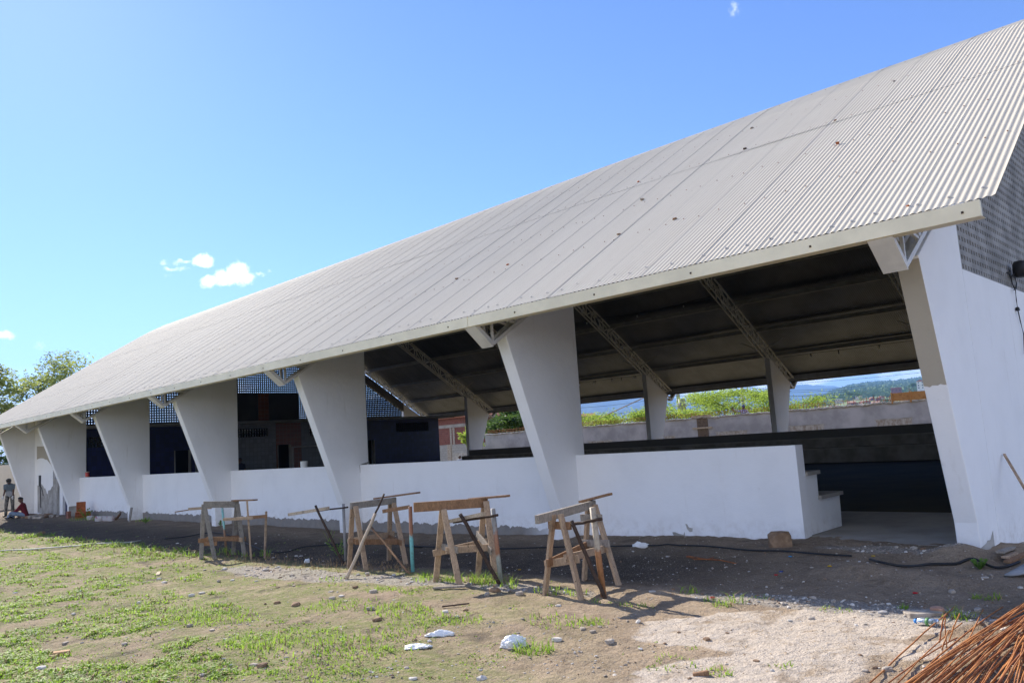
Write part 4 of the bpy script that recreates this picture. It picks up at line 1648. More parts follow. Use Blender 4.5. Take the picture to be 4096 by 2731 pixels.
def hollow_brick(label, c, sx, sy, sz, rot):
    r_ = root('hollow_brick', c, label, 'brick', 'orange hollow bricks by the wall')
    mb = MB()
    cr, sr = math.cos(rot), math.sin(rot)
    nx_, nz_ = 3, 2
    tk_ = .012
    xs_ = [-sx / 2 + sx * i / nx_ for i in range(nx_ + 1)]
    zs_ = [sz * i / nz_ for i in range(nz_ + 1)]

    def bx(x0, x1, y0, y1, z0, z1):
        b0 = MB()
        b0.box(x0, x1, y0, y1, z0, z1)
        mb.add([(c[0] + x * cr - y * sr, c[1] + x * sr + y * cr, c[2] + z) for x, y, z in b0.v], b0.f)
    for x in xs_:
        bx(x - tk_ / 2, x + tk_ / 2, -sy / 2, sy / 2, .0, sz)
    for z in zs_:
        bx(-sx / 2 + .001, sx / 2 - .001, -sy / 2 + .001, sy / 2 - .001, z - tk_ / 2, z + tk_ / 2)
    mb.build('brick_body', BRICK_O, r_)
    return r_


pb = at(*z5(1300, 1050), 1, -.45)
gzb = gz(pb.x, pb.y)
hollow_brick('lower orange hollow brick lying on its side at the foot of the wall', (pb.x, pb.y, gzb), .45, .35, .24, .2)
hollow_brick('upright orange hollow brick standing on the lower one', (pb.x - .28, pb.y + .02, gzb + .25), .26, .22, .36, .2)
SACK = M('white_sack', (.46, .42, .40), .8, col2=(.36, .12, .13), scale=7, lo=.56, hi=.62)
for i, (q, sx, sz, lab) in enumerate(((z5(1425, 1105), .20, .14, 'white sack lying in weeds left of the two red printed sacks'), (z5(1580, 1090), .26, .15, 'red printed white sack in the middle by the wall'), (z5(1680, 1080), .20, .15, 'rumpled dark red printed sack beside the last one'), (z5(1740, 1070), .15, .15, 'small white sack nearest the standing board'))):
    p = at(*q, 1, -.75)
    mb = MB()
    sx, sz = sx * .72, sz * .72
    mb.rock((p.x, p.y, gz(p.x, p.y) + sz * .6), sx, sx * .6, sz, 60 + i, rough=.22, sub=3, rot=.3)
    tag(mb.build('cement_sack', SACK, smooth=True), lab, 'sack')
a = at(*z5(2025, 1130), 1, -.72)
board('standing_board', 'grey board standing upright against the fourth column foot', (a.x, a.y, gz(a.x, a.y) - .05), (a.x, a.y + .08, at(*z5(2028, 895), 1, -.66).z), .16, .03, WOOD_CEM, up=(0, 1, 0))
a, b = at(*z5(1808, 1115), 1, -.6), at(*z5(1895, 985), 1, -.25)
board('leaning_board', 'dark board leaning on the wall beside the sacks', (a.x, a.y, gz(a.x, a.y)), b, .14, .03, WOOD_BRN, up=(0, 1, 0))
mb = MB()
q0 = at(*z5(1065, 1105), 1, -.7)
mb.box(q0.x, q0.x + .25, -.78, -.66, gz(q0.x, -.7) - .03, gz(q0.x, -.7) + .26)
tag(mb.build('clay_block', M('dull_clay', (.24, .11, .075), .9, .2, 5), bevel=.01), 'dull brick standing at the foot of the column beside the two workers', 'brick')
mb = MB()
kx = XK[5] + T / 2
mb.prism([(-.40, -.3), (-.40, .24), (.22, .25), (.22, -.3)], kx + .002, kx + .01)
mb.build('unpainted_foot', MORTAR, hall)
# rubble heap near the workers
for i in range(16):
    rx, ry = rr.uniform(-36.5, -33.2), rr.uniform(-1.3, -.15)
    mb = MB()
    s_ = rr.uniform(.05, .14)
    mb.rock((rx, ry, gz(rx, ry) + s_ * .3), s_ * 1.4, s_, s_ * .6, 90 + i, rot=rr.uniform(0, 3))
    tag(mb.build('rubble_lump', rr.choice((STONE, STONE_B, STONE))), 'lump of rubble on the dirt near the workers', 'rubble', 'rubble lumps beside the two workers')


def pail(label, c, rad, h, mat, stripe=None):
    r_ = root('paint_pail', c, label, 'pail')
    mb = MB()
    c = Vector(c)
    mb.tube([c, c + Vector((0, 0, h * .97)), c + Vector((0, 0, h))], [rad * .92, rad, rad * 1.04], 16)
    mb.build('pail_body', mat, r_, smooth=False)
    if stripe:
        mb = MB()
        mb.tube([c + Vector((0, 0, h * .15)), c + Vector((0, 0, h * .85))], [rad * .96, rad * 1.015], 16)
        mb.build('pail_label', stripe, r_)
    return r_


p = at(*zm(900, 1400, .3188)(992, 1482), 1, .12)
pail('white paint pail standing on the parapet behind the stained column', (p.x, .12, 1.353), .095, .16, M('white_pail', (.62, .62, .60), .5, .1, 5))
p = at(*z5(1362, 430), 1, .1)
pail('red and white can standing on the parapet near the far end', (p.x + .06, .10, 1.353), .08, .23, M('dirty_can', (.42, .36, .30), .5, .3, 6), M('red_can_label', (.45, .06, .05), .5, .4, 5))
pail('small white can standing beside the red one on the parapet', (p.x - .10, .12, 1.353), .05, .17, M('white_can', (.60, .58, .55), .5, .2, 6))

# ------------------------------------------------------------------ grass, gravel and weeds (nobody could count them)
GRASS = leafmat('grass_blades', (.12, .225, .022), (.26, .38, .05), 1.6, .45)
DRY = M('dry_grass', (.36, .24, .12), .9, .25, 6)
WEED = leafmat('weed_leaves', (.10, .20, .03), (.18, .30, .05), 2.5, .4)


def scatter_grass():
    rg = random.Random(3)
    V, F, Mi = [], [], []

    def blade(x, y, h, lean, ang, w, mi, z=None):
        z = gz(x, y) if z is None else z
        ca, sa = math.cos(ang), math.sin(ang)
        px, py = -sa * w / 2, ca * w / 2
        b = len(V)
        for t, ww in ((0, 1), (.55, .8)):
            q = lean * t * t
            V.append((x + ca * q + px * ww, y + sa * q + py * ww, z - .005 + h * t))
            V.append((x + ca * q - px * ww, y + sa * q - py * ww, z - .005 + h * t))
        V.append((x + ca * lean, y + sa * lean, z + h * (1 - .25 * lean / max(h, .01))))
        F.append((b, b + 1, b + 3, b + 2))
        F.append((b + 2, b + 3, b + 4))
        Mi.extend((mi, mi))

    n = 0
    while n < 50000:
        # sample evenly over the picture of the yard so that near ground is as dense as it needs
        if rg.random() < .82:
            u, v = rg.uniform(-60, 3000), 2060 + 700 * rg.random() ** .85
            p = at(u, v, 2, -.17)
            x, y = p.x, p.y
        else:
            x, y = rg.uniform(-26, 2.5), rg.uniform(-9, -3.0)
        n += 1
        if y > -1 or x < -40:
            continue
        g = grassy(x, y)
        if rg.random() > g:
            continue
        dist = math.hypot(x - CAM[0], y - CAM[1])
        tall = 1.0
        if -4.1 < y < -3.2 and x < -13:
            tall = 2.3
        hgt = (.014 + .065 * sm(.45, .95, g) * fbm(x, y, 2.0, 9)) * tall
        for k in range(3 if dist < 14 else 4):
            xx, yy = x + rg.gauss(0, .025), y + rg.gauss(0, .025)
            h = hgt * rg.uniform(.35, 1.7)
            blade(xx, yy, h, h * rg.uniform(.6, 2.2), rg.uniform(0, 6.28), rg.uniform(.006, .013) * (1 + dist / 22), 0 if rg.random() > .16 else 1)
    # separate tufts
    tufts = [(zF(255, 1330), .16, 70, .12), (zF(100, 850), .06, 10, .2), (z2(1330, 790), .22, 50, .13), (z2(1480, 800), .14, 30, .14), (z8(700, 1060), .25, 50, .16), (z8(850, 1050), .22, 46, .20), (z8(1090, 1060), .07, 9, .16),
             (z8(930, 1090), .18, 26, .12), (zF(380, 880), .2, 30, .12), (zF(590, 900), .12, 20, .10), (zF(720, 960), .05, 6, .14), (zF(450, 1110), .30, 60, .08), (zF(690, 1110), .16, 34, .09), (zF(1020, 990), .16, 24, .07),
             (zF(1430, 890), .10, 14, .12), (zF(1575, 950), .06, 10, .12), (zF(1680, 990), .09, 22, .11), (zF(1800, 960), .06, 9, .15), (zF(1340, 1415), .16, 22, .045), (zF(1630, 1500), .10, 24, .06), (zF(1190, 1470), .08, 12, .04),
             (zF(1430, 1310), .06, 10, .03), (zE(190, 1470), .08, 12, .05), (zE(490, 1120), .16, 26, .05), (zE(925, 1115), .05, 9, .08), (zE(1440, 1055), .10, 26, .09), (zE(1300, 1165), .09, 22, .13), (zE(1235, 1180), .10, 12, .08),
             (zE(90, 1055), .10, 10, .06), (z2(600, 500), .03, 6, .5), (z2(700, 520), .05, 5, .25), (z2(690, 590), .05, 5, .22), (z1(960, 1210), .14, 18, .22), (z1(1100, 1240), .18, 22, .20), (z1(1340, 1270), .16, 18, .16), (z1(1630, 1260), .16, 18, .28),
             (z2(620, 790), .2, 30, .06), (z2(660, 830), .16, 26, .06), (z2(1000, 870), .22, 60, .07), (z2(1220, 890), .2, 40, .06), (z2(870, 960), .18, 30, .05), (z2(1110, 1025), .38, 130, .10), (z2(1390, 1090), .26, 50, .08), (z2(600, 990), .34, 90, .08),
             (z2(1130, 1170), .3, 90, .07), (z2(1600, 1110), .24, 50, .08), (z2(880, 1290), .5, 130, .08), (z2(740, 1330), .4, 90, .09), (z2(300, 1270), .6, 170, .10), (z2(80, 1270), .4, 120, .11), (z2(600, 1490), .4, 90, .08),
             (z3(1460, 1050), .7, 160, .10), (z3(1650, 1080), .5, 130, .11), (z3(820, 1030), .7, 120, .08), (z3(620, 660), 1.4, 160, .07), (z3(1380, 1455), .14, 40, .06), (z3(1120, 1490), .3, 60, .06), (z3(760, 1470), .3, 50, .05),
             (z5(1340, 900), .12, 20, .35), (z5(560, 960), .1, 12, .15), (z5(2260, 1110), .3, 40, .16), (z5(1480, 1090), .5, 60, .25), (z5(1240, 1090), .4, 40, .18)]
    for q, rad, cnt, h in tufts:
        p = G(*q)
        for k in range(int(cnt * 1.7)):
            a, r0 = rg.uniform(0, 6.28), rad * math.sqrt(rg.random())
            hh = h * rg.uniform(.3, 1.0)
            blade(p.x + r0 * math.cos(a) * 1.3, p.y + r0 * math.sin(a) * .8, hh, hh * rg.uniform(.3, 1.7), rg.uniform(0, 6.28), rg.uniform(.006, .013), 0 if rg.random() > .08 else 1)
    # dry straw along the shadow edge
    for i in range(1500):
        u = rg.uniform(300, 1650)
        p = at(u, 2205 + (u - 700) * .085 + rg.gauss(0, 16), 2, -.2)
        blade(p.x, p.y, rg.uniform(.02, .09), rg.uniform(.02, .08), rg.uniform(0, 6.28), .008, 1)
    for i in range(2600):
        p = at(rg.uniform(0, 4000), rg.uniform(2250, 2731), 2, -.15)
        if p.y < -1:
            blade(p.x, p.y, rg.uniform(.004, .02), rg.uniform(.03, .10), rg.uniform(0, 6.28), .006, 1)
    me = bpy.data.meshes.new('grass')
    me.from_pydata(V, [], F)
    me.materials.append(GRASS)
    me.materials.append(DRY)
    me.polygons.foreach_set('material_index', Mi)
    ob = bpy.data.objects.new('grass', me)
    COL.objects.link(ob)
    return tag(ob, 'patchy short green grass and dry straw over the dirt yard', 'grass', kind='stuff')


scatter_grass()


def scatter_gravel():
    rg = random.Random(8)
    base = []
    for s in range(4):
        bm = bmesh.new()
        bmesh.ops.create_icosphere(bm, subdivisions=1, radius=1)
        vs = [v.co * (1 + .45 * noise.noise(v.co * 1.4 + Vector((s * 9, 0, 0)))) for v in bm.verts]
        base.append((vs, [tuple(v.index for v in f.verts) for f in bm.faces]))
        bm.free()
    V, F, Mi = [], [], []
    n = 0
    while n < 8500:
        u, v = rg.uniform(-40, 4140), 2130 + 620 * rg.random() ** .9
        p = at(u, v, 2, -.14)
        x, y = p.x, p.y
        if y > -.1 or x < -34 or x > 4:
            continue
        pl, gr, dk = soil(x, y)
        dens = max((.11 if x > -2.6 and y > -3.4 else .05) + .4 * sm(.5, .7, fbm(x, y, 1.9, 17)), gr, .06 + .16 * dk) * (1 - .8 * pl)
        if rg.random() > dens:
            n += .25
            continue
        n += 1
        dist = math.hypot(x - CAM[0], y - CAM[1])
        s = min(.05, max(.006, rg.lognormvariate(-4.95 if gr < .4 else -4.5, .5))) * (1 if dist < 14 else 1.5)
        vs, fs = base[rg.randrange(4)]
        a = rg.uniform(0, 6.28)
        ca, sa = math.cos(a), math.sin(a)
        sx, sy, sz = s * rg.uniform(.8, 1.5), s * rg.uniform(.6, 1), s * rg.uniform(.35, .7)
        z = gz(x, y) + sz * .35
        b = len(V)
        V.extend((x + q.x * sx * ca - q.y * sy * sa, y + q.x * sx * sa + q.y * sy * ca, z + q.z * sz) for q in vs)
        F.extend(tuple(i + b for i in f) for f in fs)
        Mi.extend([rg.choice((0, 0, 0, 1, 1, 2))] * len(fs))
    me = bpy.data.meshes.new('gravel')
    me.from_pydata(V, [], F)
    for m_ in (STONE, STONE_W, STONE_B):
        me.materials.append(m_)
    me.polygons.foreach_set('material_index', Mi)
    ob = bpy.data.objects.new('gravel', me)
    COL.objects.link(ob)
    return tag(ob, 'grey and pale gravel and rubble bits over the dirt yard', 'gravel', kind='stuff')


scatter_gravel()

# weeds: small plants one can point to


def weed(label, px, h, n=14, y=None):
    p = G(*px) if y is None else at(*px, 1, y)
    p.z = gz(p.x, p.y)
    mb = MB()
    rg = random.Random(int(p.x * 100) & 1023)
    for i in range(n):
        a = rg.uniform(0, 6.28)
        l = h * rg.uniform(.5, 1.1)
        o = Vector((math.cos(a), math.sin(a), 0))
        up = Vector((0, 0, 1))
        q0 = p + o * .01
        for t0 in (.35, .6, .85, 1.0):
            c = q0 + o * (l * .45 * t0) + up * (l * (t0 - .25 * t0 * t0))
            s_ = o.cross(up)
            w = .03 * (1.2 - t0 * .4)
            tip = c + o * (l * .25) + up * (l * .10)
            mb.add([c - s_ * w * .5, c + o * (l * .12) + s_ * w, tip, c + o * (l * .12) - s_ * w], [(0, 1, 2, 3)])
        mb.tube([q0, q0 + o * (l * .3) + up * (l * .5), q0 + o * (l * .45) + up * (l * .75)], .004, 4)
    return tag(mb.build('weed_plant', WEED), label, 'plant')


weed('low green weed growing over the hose at the corner column', zE(1400, 880), .11, 20)
weed('tall thin weed between the dark slanting stick and the grey pipe', z2(660, 600), .35, 6)
weed('bushy weed growing beside the orange hollow bricks', z5(1345, 960), .45, 14, y=-.6)
weed('weed at the foot of the fourth column from the entrance', z5(2280, 1100), .25, 12, y=-.75)
weed('small weed behind the mint green pole by the wall', z1(910, 800), .2, 10)

# ------------------------------------------------------------------ trees
LEAF_A = leafmat('feathery_leaves', (.13, .17, .04), (.25, .29, .08), .35, .5)
LEAF_B = leafmat('bright_leaves', (.085, .16, .02), (.28, .37, .055), .8, .5)
LEAF_D = leafmat('deep_leaves', (.035, .075, .014), (.075, .13, .028), .35, .35)


def tree(label, base, height, spread, leaf, seed, nleaf=7000, flat=.55, trunk=.16, leafsize=.13, group='trees beyond the walls', umbrella=True, low=.35):
    rg = random.Random(seed)
    r_ = root('tree', base, label, 'tree', group)
    base = Vector(base)
    mb = MB()
    tips = []

    def branch(p, d, L, rad, depth):
        pts, rads = [p.copy()], [rad]
        n_ = 5
        for i in range(n_):
            d = (d + Vector((rg.gauss(0, .17), rg.gauss(0, .17), rg.gauss(0, .10) + (.03 if depth < 2 else -.02)))).normalized()
            p = p + d * (L / n_)
            pts.append(p.copy())
            rads.append(max(.006, rad * (1 - .55 * (i + 1) / n_)))
            if depth >= 2:
                tips.append((p.copy(), d.copy(), depth))
        mb.tube(pts, rads, 6 if depth < 2 else 4)
        if depth >= 4 or L < spread * .09:
            return
        k = rg.choice((2, 3, 3)) if depth else rg.choice((4, 5))
        for i in range(k):
            a = 6.283 * (i + rg.random() * .7) / k
            out = Vector((math.cos(a), math.sin(a), 0))
            nd = (d * .55 + out * rg.uniform(.5, 1.0) + Vector((0, 0, rg.uniform(.0, .4) if umbrella else rg.uniform(-.1, .5)))).normalized()
            branch(pts[-1 - rg.randrange(0, 2)], nd, L * rg.uniform(.55, .82), rads[-1] * .9, depth + 1)
    branch(base, Vector((rg.gauss(0, .08), rg.gauss(0, .08), 1)).normalized(), height * low, trunk, 0)
    zs = [t[0].z for t in tips]
    top, bot = max(zs), min(zs)
    xr = max(max(abs(t[0].x - base.x), abs(t[0].y - base.y)) for t in tips)
    kx, kz = spread / max(xr, .1), (height * .97) / max(top - base.z, .1)
    mb.v = [(base.x + (x - base.x) * kx, base.y + (y - base.y) * kx, base.z + (z - base.z) * kz) for x, y, z in mb.v]
    mb.build('trunk', BARK, r_, smooth=True)
    lb = MB()
    per = max(3, nleaf // max(1, len(tips)))
    for p, d, dep in tips:
        if rg.random() < .12:
            continue
        c = Vector((base.x + (p.x - base.x) * kx, base.y + (p.y - base.y) * kx, base.z + (p.z - base.z) * kz))
        cl = spread * .085 * rg.uniform(.6, 1.5)
        dr = Vector((c.x - base.x, c.y - base.y, 0))
        dr = dr.normalized() if dr.length > .01 else Vector((1, 0, 0))
        for i in range(int(per * rg.uniform(.5, 1.5))):
            o = Vector((rg.gauss(0, 1), rg.gauss(0, 1), rg.gauss(0, flat * .6)))
            q = c + o * cl + dr * cl * .5
            a = Vector((rg.gauss(0, 1), rg.gauss(0, 1), rg.gauss(0, .5))).normalized()
            b = a.cross(Vector((rg.gauss(0, 1), rg.gauss(0, 1), rg.gauss(0, 1)))).normalized()
            s_ = leafsize * rg.uniform(.5, 1.3)
            lb.add([q - a * s_, q + b * s_ * .38, q + a * s_, q - b * s_ * .38], [(0, 1, 2, 3)])
    lb.build('crown', leaf, r_)
    return r_


def tree_px(label, u, vtop, depth, width_px, leaf, seed, zbase=-.4, **kw):
    p = atd(u, vtop, depth)
    sc = FPX / depth
    return tree(label, (p.x, p.y, zbase), p.z - zbase, width_px / sc / 2, leaf, seed, **kw)


tree_px('spreading feathery tree standing clear above the low end of the roof', 190, 1380, 62, 400, LEAF_A, 4, nleaf=7500, low=.42, trunk=.26, leafsize=.14)
tree_px('feathery tree at the far left edge, behind the low end of the roof', -60, 1440, 58, 330, LEAF_A, 9, nleaf=7000, low=.3, trunk=.22, leafsize=.15)
tree_px('lower rounded tree between the two feathery ones', 70, 1600, 75, 190, LEAF_B, 15, nleaf=5000, low=.3, leafsize=.2)
tree_px('dark bush behind the old stained wall at the far left', 10, 1790, 66, 150, LEAF_D, 17, nleaf=2500, low=.3, leafsize=.16)
yw = 31.5
tree_px('wide bright green tree behind the far wall, left of the second inner column', 2900, 1548, 56, 700, LEAF_B, 21, nleaf=26000, low=.3, leafsize=.085)
tree_px('bright green tree low behind the far wall beside the tall middle column', 2460, 1630, 58, 520, LEAF_B, 22, nleaf=20000, low=.3, leafsize=.085)
tree_px('small thin bright tree at the end of the far wall trees', 3060, 1615, 54, 200, LEAF_B, 25, nleaf=1800, low=.35, leafsize=.12)
tree_px('dense dark green tree behind the slanting inner column near the brick house', 2060, 1610, 66, 400, LEAF_D, 23, nleaf=13000, low=.28, leafsize=.2, umbrella=False)
tree_px('light green shrub in front of the brick house', 1860, 1700, 57, 110, LEAF_B, 24, nleaf=1600, low=.35, leafsize=.12, zbase=-.4)

# ------------------------------------------------------------------ walls, house and poles beyond the hall
YW = 30.0
wall = root('boundary_wall', (-20, YW, -.5), 'long unfinished grey rendered wall beyond the far side of the hall', 'wall')
rg = random.Random(2)
OPEN = [(z7(115, 995), z7(320, 1020)), (z7(765, 950), z7(860, 985)), (z7(1205, 915), z7(1475, 960)), (zm(3000, 1400, .34)(470, 895), zm(3000, 1400, .34)(875, 950)), (zm(3000, 1400, .34)(1480, 820), zm(3000, 1400, .34)(1915, 900))]
ops = []
for q0, q1 in OPEN:
    a, b = at(*q0, 1, YW), at(*q1, 1, YW)
    ops.append((a.x, b.x, a.z))
ops.sort()
mb = MB()
x = -39.7
segs = []
while x < 8:
    x2 = min(8, x + .35)
    segs.append((x, x2))
    x = x2


def wtop(x):
    return 2.33 + .002 * (x + 39) + .05 * noise.noise(Vector((x * 1.1, 0, 3))) + .03 * noise.noise(Vector((x * 4, 2, 3)))


for a, b in segs:
    mb.add([(a, YW, -.6), (b, YW, -.6), (b, YW, wtop(b)), (a, YW, wtop(a)), (a, YW + .18, -.6), (b, YW + .18, -.6), (b, YW + .18, wtop(b) + .02), (a, YW + .18, wtop(a) + .02)],
           [(0, 1, 2, 3), (5, 4, 7, 6), (3, 2, 6, 7)] + ([(0, 3, 7, 4)] if a < -39.6 else []) + ([(1, 5, 6, 2)] if b > 7.9 else []))
mb.build('wall_panel', GREY_RENDER, wall)
for a, b, zt_ in ops:
    mb = MB()
    mb.box(a, b, YW - .008, YW + .004, zt_ - .75, zt_ - .02)
    o = mb.build('opening_patch', M('raw_brick_opening', (.30, .24, .19), .95, col2=(.50, .47, .43), scale=2.0, stretch=(3, 1, 1.5)), wall)
    mb = MB()
    mb.box(a - .05, b + .05, YW - .02, YW + .01, zt_ - .03, zt_ + .03)
    mb.build('lintel', MORTAR, o)
# rough mortar crest
mb = MB()
xx = -39.6
while xx < 7.9:
    s_ = rg.uniform(.06, .13)
    mb.rock((xx, YW + .02 + rg.uniform(-.05, .05), wtop(xx) - .01), s_ * 1.7, .09, s_ * .55, int(xx * 10), sub=1)
    xx += s_ * 2.0
mb.build('mortar_crest', MORTAR, wall)['kind'] = 'stuff'
# starter bars
mb = MB()
xx = -39.4
while xx < 6:
    k = noise.noise(Vector((xx * .35, 0, 0)))
    h = rg.uniform(.18, .42) + (.35 if k > .35 else 0)
    mb.tube([(xx, YW + .09, wtop(xx) - .05), (xx + rg.gauss(0, .03), YW + .09 + rg.gauss(0, .03), wtop(xx) + h)], .011, 4)
    xx += rg.uniform(.10, .20)
for zz_ in (.14, .26):
    for yy_ in (.04, .14):
        mb.tube([(x_, YW + yy_, wtop(x_) + zz_ + .03 * noise.noise(Vector((x_, yy_, zz_)))) for x_ in [-39.5 + .9 * i for i in range(53)]], .009, 4)
mb.build('starter_bars', RUSTD, wall)['kind'] = 'stuff'
q0, q1 = at(*z7(1035, 790), 1, YW), at(*z7(1095, 960), 1, YW)
mb = MB()
mb.box(q0.x + .05, q0.x + .25, YW - .05, YW - .01, -.4, q0.z + .1)
mb.box(q0.x + .55, q0.x + .75, YW - .05, YW - .01, -.4, q0.z + .12)
mb.box(q0.x + .25, q0.x + .55, YW - .03, YW - .01, -.4, q0.z)
fm = mb.build('column_form', wood('old_form_wood', (.17, .125, .09)), wall)
for zf in (-.62, -1.25, .05):
    mb = MB()
    mb.box(q0.x - .25, q0.x + 1.05, YW - .11, YW - .055, q0.z + zf - .05, q0.z + zf + .04)
    mb.build('clamp_board', WOOD_PALE, fm)
# orange formwork on top of the wall
q0, q1 = at(*zm(3000, 1400, .34)(1655, 510), 1, YW), at(*zm(3000, 1400, .34)(2040, 500), 1, YW)
fw_ = root('formwork_panel', (q0.x, YW, q0.z - .6), 'orange formwork boards standing on top of the grey wall', 'formwork')
mb = MB()
mb.box(q0.x, q0.x + 3.6, YW - .04, YW - .015, wtop(q0.x) + .06, q0.z)
mb.build('board_panel', FORMWOOD, fw_)
for i in range(5):
    mb = MB()
    xx = q0.x + .02 + i * .85
    mb.box(xx, xx + .07, YW - .10, YW - .041, wtop(q0.x) - .05, q0.z + .03)
    mb.build('stud', FORMWOOD, fw_)
# far-left block wall and brick house, seen past the tiled block
zq = zm(1500, 1400, .3188)
p0 = at(*zq(820, 1195), 1, YW + 4)
bw_ = root('block_wall', (p0.x, YW + 4, -.5), 'raw grey concrete block wall with mortar patches beside the tiled block', 'wall')
mb = MB()
mb.box(p0.x - 14, -39.0, YW + 4, YW + 4.15, -.6, p0.z)
mb.build('block_face', bricks('grey_blocks', (.34, .33, .31), (.42, .41, .385), (.24, .23, .21), 1.0, .42, .21), bw_)
mb = MB()
q = at(*zq(935, 1250), 1, YW + 3.95)
mb.box(q.x - .22, q.x + .22, YW + 3.9, YW + 3.995, -.6, p0.z + .03)
mb.build('block_pier', STONE, bw_)
q = at(*zq(900, 1295), 1, YW + 3.98)
mb = MB()
mb.box(q.x, q.x + 5, YW + 3.96, YW + 3.99, -.6, q.z)
mb.build('render_patch', MORTAR, bw_)
HB = bricks('red_hollow_brick', (.19, .058, .040), (.26, .088, .058), (.17, .13, .115), 1.0, .3, .2)
p0, p1 = atd(*zq(560, 870), 78), atd(*zq(1330, 1000), 78)
bh = root('brick_house', ((p0.x + p1.x) / 2, p0.y + 3, -.5), 'tall unplastered red brick house behind the block wall', 'house')
y0 = (p0.y + p1.y) / 2
mb = MB()
mb.box(p0.x - 2, p1.x, y0, y0 + 7, -.6, p0.z - .1)
mb.build('wall', HB, bh)
mb = MB()
mb.box(p0.x - 2.02, p1.x + .02, y0 - .03, y0 + 7.02, p0.z - 1.0, p0.z - .7)
mb.build('concrete_band', CONCRETE, bh)
for q in (zq(965, 1000), zq(1040, 1000)):
    px = atd(*q, 78)
    mb = MB()
    mb.box(px.x - .13, px.x + .13, y0 - .06, y0 - .005, -.6, p0.z - 1.01)
    mb.build('concrete_pillar', STONE, bh)
mb = MB()
mb.prism_y([(p0.x - 2.6, p0.z - .09), ((p0.x + p1.x) / 2, p0.z + 1.4), (p1.x + .6, p0.z - .09)], y0 - .5, y0 + 7.5)
mb.build('roof', M('old_roof_tiles', (.40, .16, .09), .9, .25, 3), bh)
# old stained wall at the far left
pw = at(*z5(0, 235), 0, -48)
ow = MB()
ow.box(-48.2, -48.0, -14, 16, -.6, pw.z)
tag(ow.build('old_wall', plaster('old_stained_plaster', (.62, .56, .46), stain=(.16, .12, .09), amt=1.3)), 'old cream wall with dark water stains at the far left', 'wall')

# utility poles and wires behind the far wall
POLE = M('pole_concrete', (.30, .29, .27), .9, .15, 2)


def pole(label, u, vtop, depth, rad=.12, cross=True):
    p = atd(u, vtop, depth)
    r_ = root('utility_pole', (p.x, p.y, -.5), label, 'utility pole', 'utility poles behind the far wall')
    mb = MB()
    mb.tube([(p.x, p.y, -.5), (p.x, p.y, p.z)], [rad * 1.3, rad], 8)
    mb.build('pole_shaft', POLE, r_, smooth=True)
    if cross:
        mb = MB()
        mb.box(p.x - .6, p.x + .6, p.y - .05, p.y + .05, p.z - .3, p.z - .18)
        mb.build('cross_arm', POLE, r_)
        for k in (-.5, 0, .5):
            mb = MB()
            mb.tube([(p.x + k, p.y, p.z - .18), (p.x + k, p.y, p.z - .02)], [.05, .03], 6)
            mb.build('insulator', DARKSTEEL, r_)
    return p


pA = pole('utility pole rising from the bright trees behind the far wall', 2967, 1549, 70, .15)
pB = pole('utility pole with a transformer just right of an inner column', 2710, 1560, 62, .14)
mb = MB()
mb.tube([(pB.x + .3, pB.y, pB.z - 1.6), (pB.x + .3, pB.y, pB.z - .7)], .28, 10)
tr_ = mb.build('transformer', STEEL_G, bpy.data.objects['utility_pole.001'], smooth=True)
zN = zm(3000, 1400, .34)
WIRES = [(zN(540, 380), zN(2000, 256)), (zN(470, 466), zN(1180, 425)), (zN(-60, 428), zN(240, 436)), (zN(-60, 495), zN(900, 470)), (zN(470, 528), zN(1000, 492)), (zN(-40, 535), zN(1000, 520)), (zN(-60, 575), zN(900, 556)),
         (z7(50, 700), z7(600, 640)), (z7(50, 780), z7(600, 715)), (z7(880, 600), z7(1640, 560)), (z7(800, 690), z7(1640, 590)), (z7(1500, 525), z7(1640, 540))]
for i, (q0, q1) in enumerate(WIRES):
    a, b = atd(*q0, 60), atd(*q1, 60)
    d_ = b - a
    a, b = a - d_ * .25, b + d_ * .25
    rod('power_line', 'thin dark power line strung behind the far wall', [a.lerp(b, k / 8) - Vector((0, 0, .12 * math.sin(math.pi * k / 8))) for k in range(9)], .011, HOSE, 'wire', 'power lines behind the far wall', 4)
a, b = at(*z7(590, 620), 1, YW + 3), at(*z7(210, 795), 1, YW + 3)
d_ = (b - a)
rod('bamboo_prop', 'long pale bamboo pole leaning above the far wall', [b + d_ * .9, a - d_ * .12], .035, WOOD_PALE, 'pole')

# ------------------------------------------------------------------ town, hills, mountains
TOWN = random.Random(12)
TERRA = [M('terracotta_roof', (.36, .135, .07), .9, .3, 1.2), M('brown_tile_roof', (.27, .115, .07), .9, .3, 1.2), M('pale_tile_roof', (.44, .24, .15), .9, .25, 1.2)]
HW = [M('white_house_wall', (.64, .62, .58), .9, .1, .5), M('cream_house_wall', (.55, .46, .34), .9, .12, .5), HB, M('pink_house_wall', (.48, .30, .24), .9, .12, .5)]
VOID = M('dark_window', (.03, .03, .035), .5, .1)


def azel(u, v):
    d = pray(u, v)
    return math.atan2(-d[0], d[1]), math.atan2(d[2], math.hypot(d[0], d[1]))


HC = sorted([azel(*q) for q in ((2300, 1690), (2600, 1680), (2900, 1665), (3080, 1640), (3200, 1618), (3286, 1589), (3340, 1565), (3408, 1544), (3493, 1533), (3595, 1527), (3656, 1519), (3800, 1505), (4000, 1500), (4400, 1490))])
MC = sorted([azel(*q) for q in ((1300, 1600), (1700, 1590), (2000, 1560), (2200, 1545), (2400, 1540), (2600, 1560), (2740, 1600), (2830, 1612), (2945, 1580), (3011, 1577), (3067, 1556), (3110, 1548), (3163, 1543), (3224, 1537), (3260, 1538), (3306, 1544), (3374, 1550), (3440, 1545), (3500, 1534), (3544, 1526), (3600, 1531), (3700, 1540), (4000, 1530), (4500, 1540))])


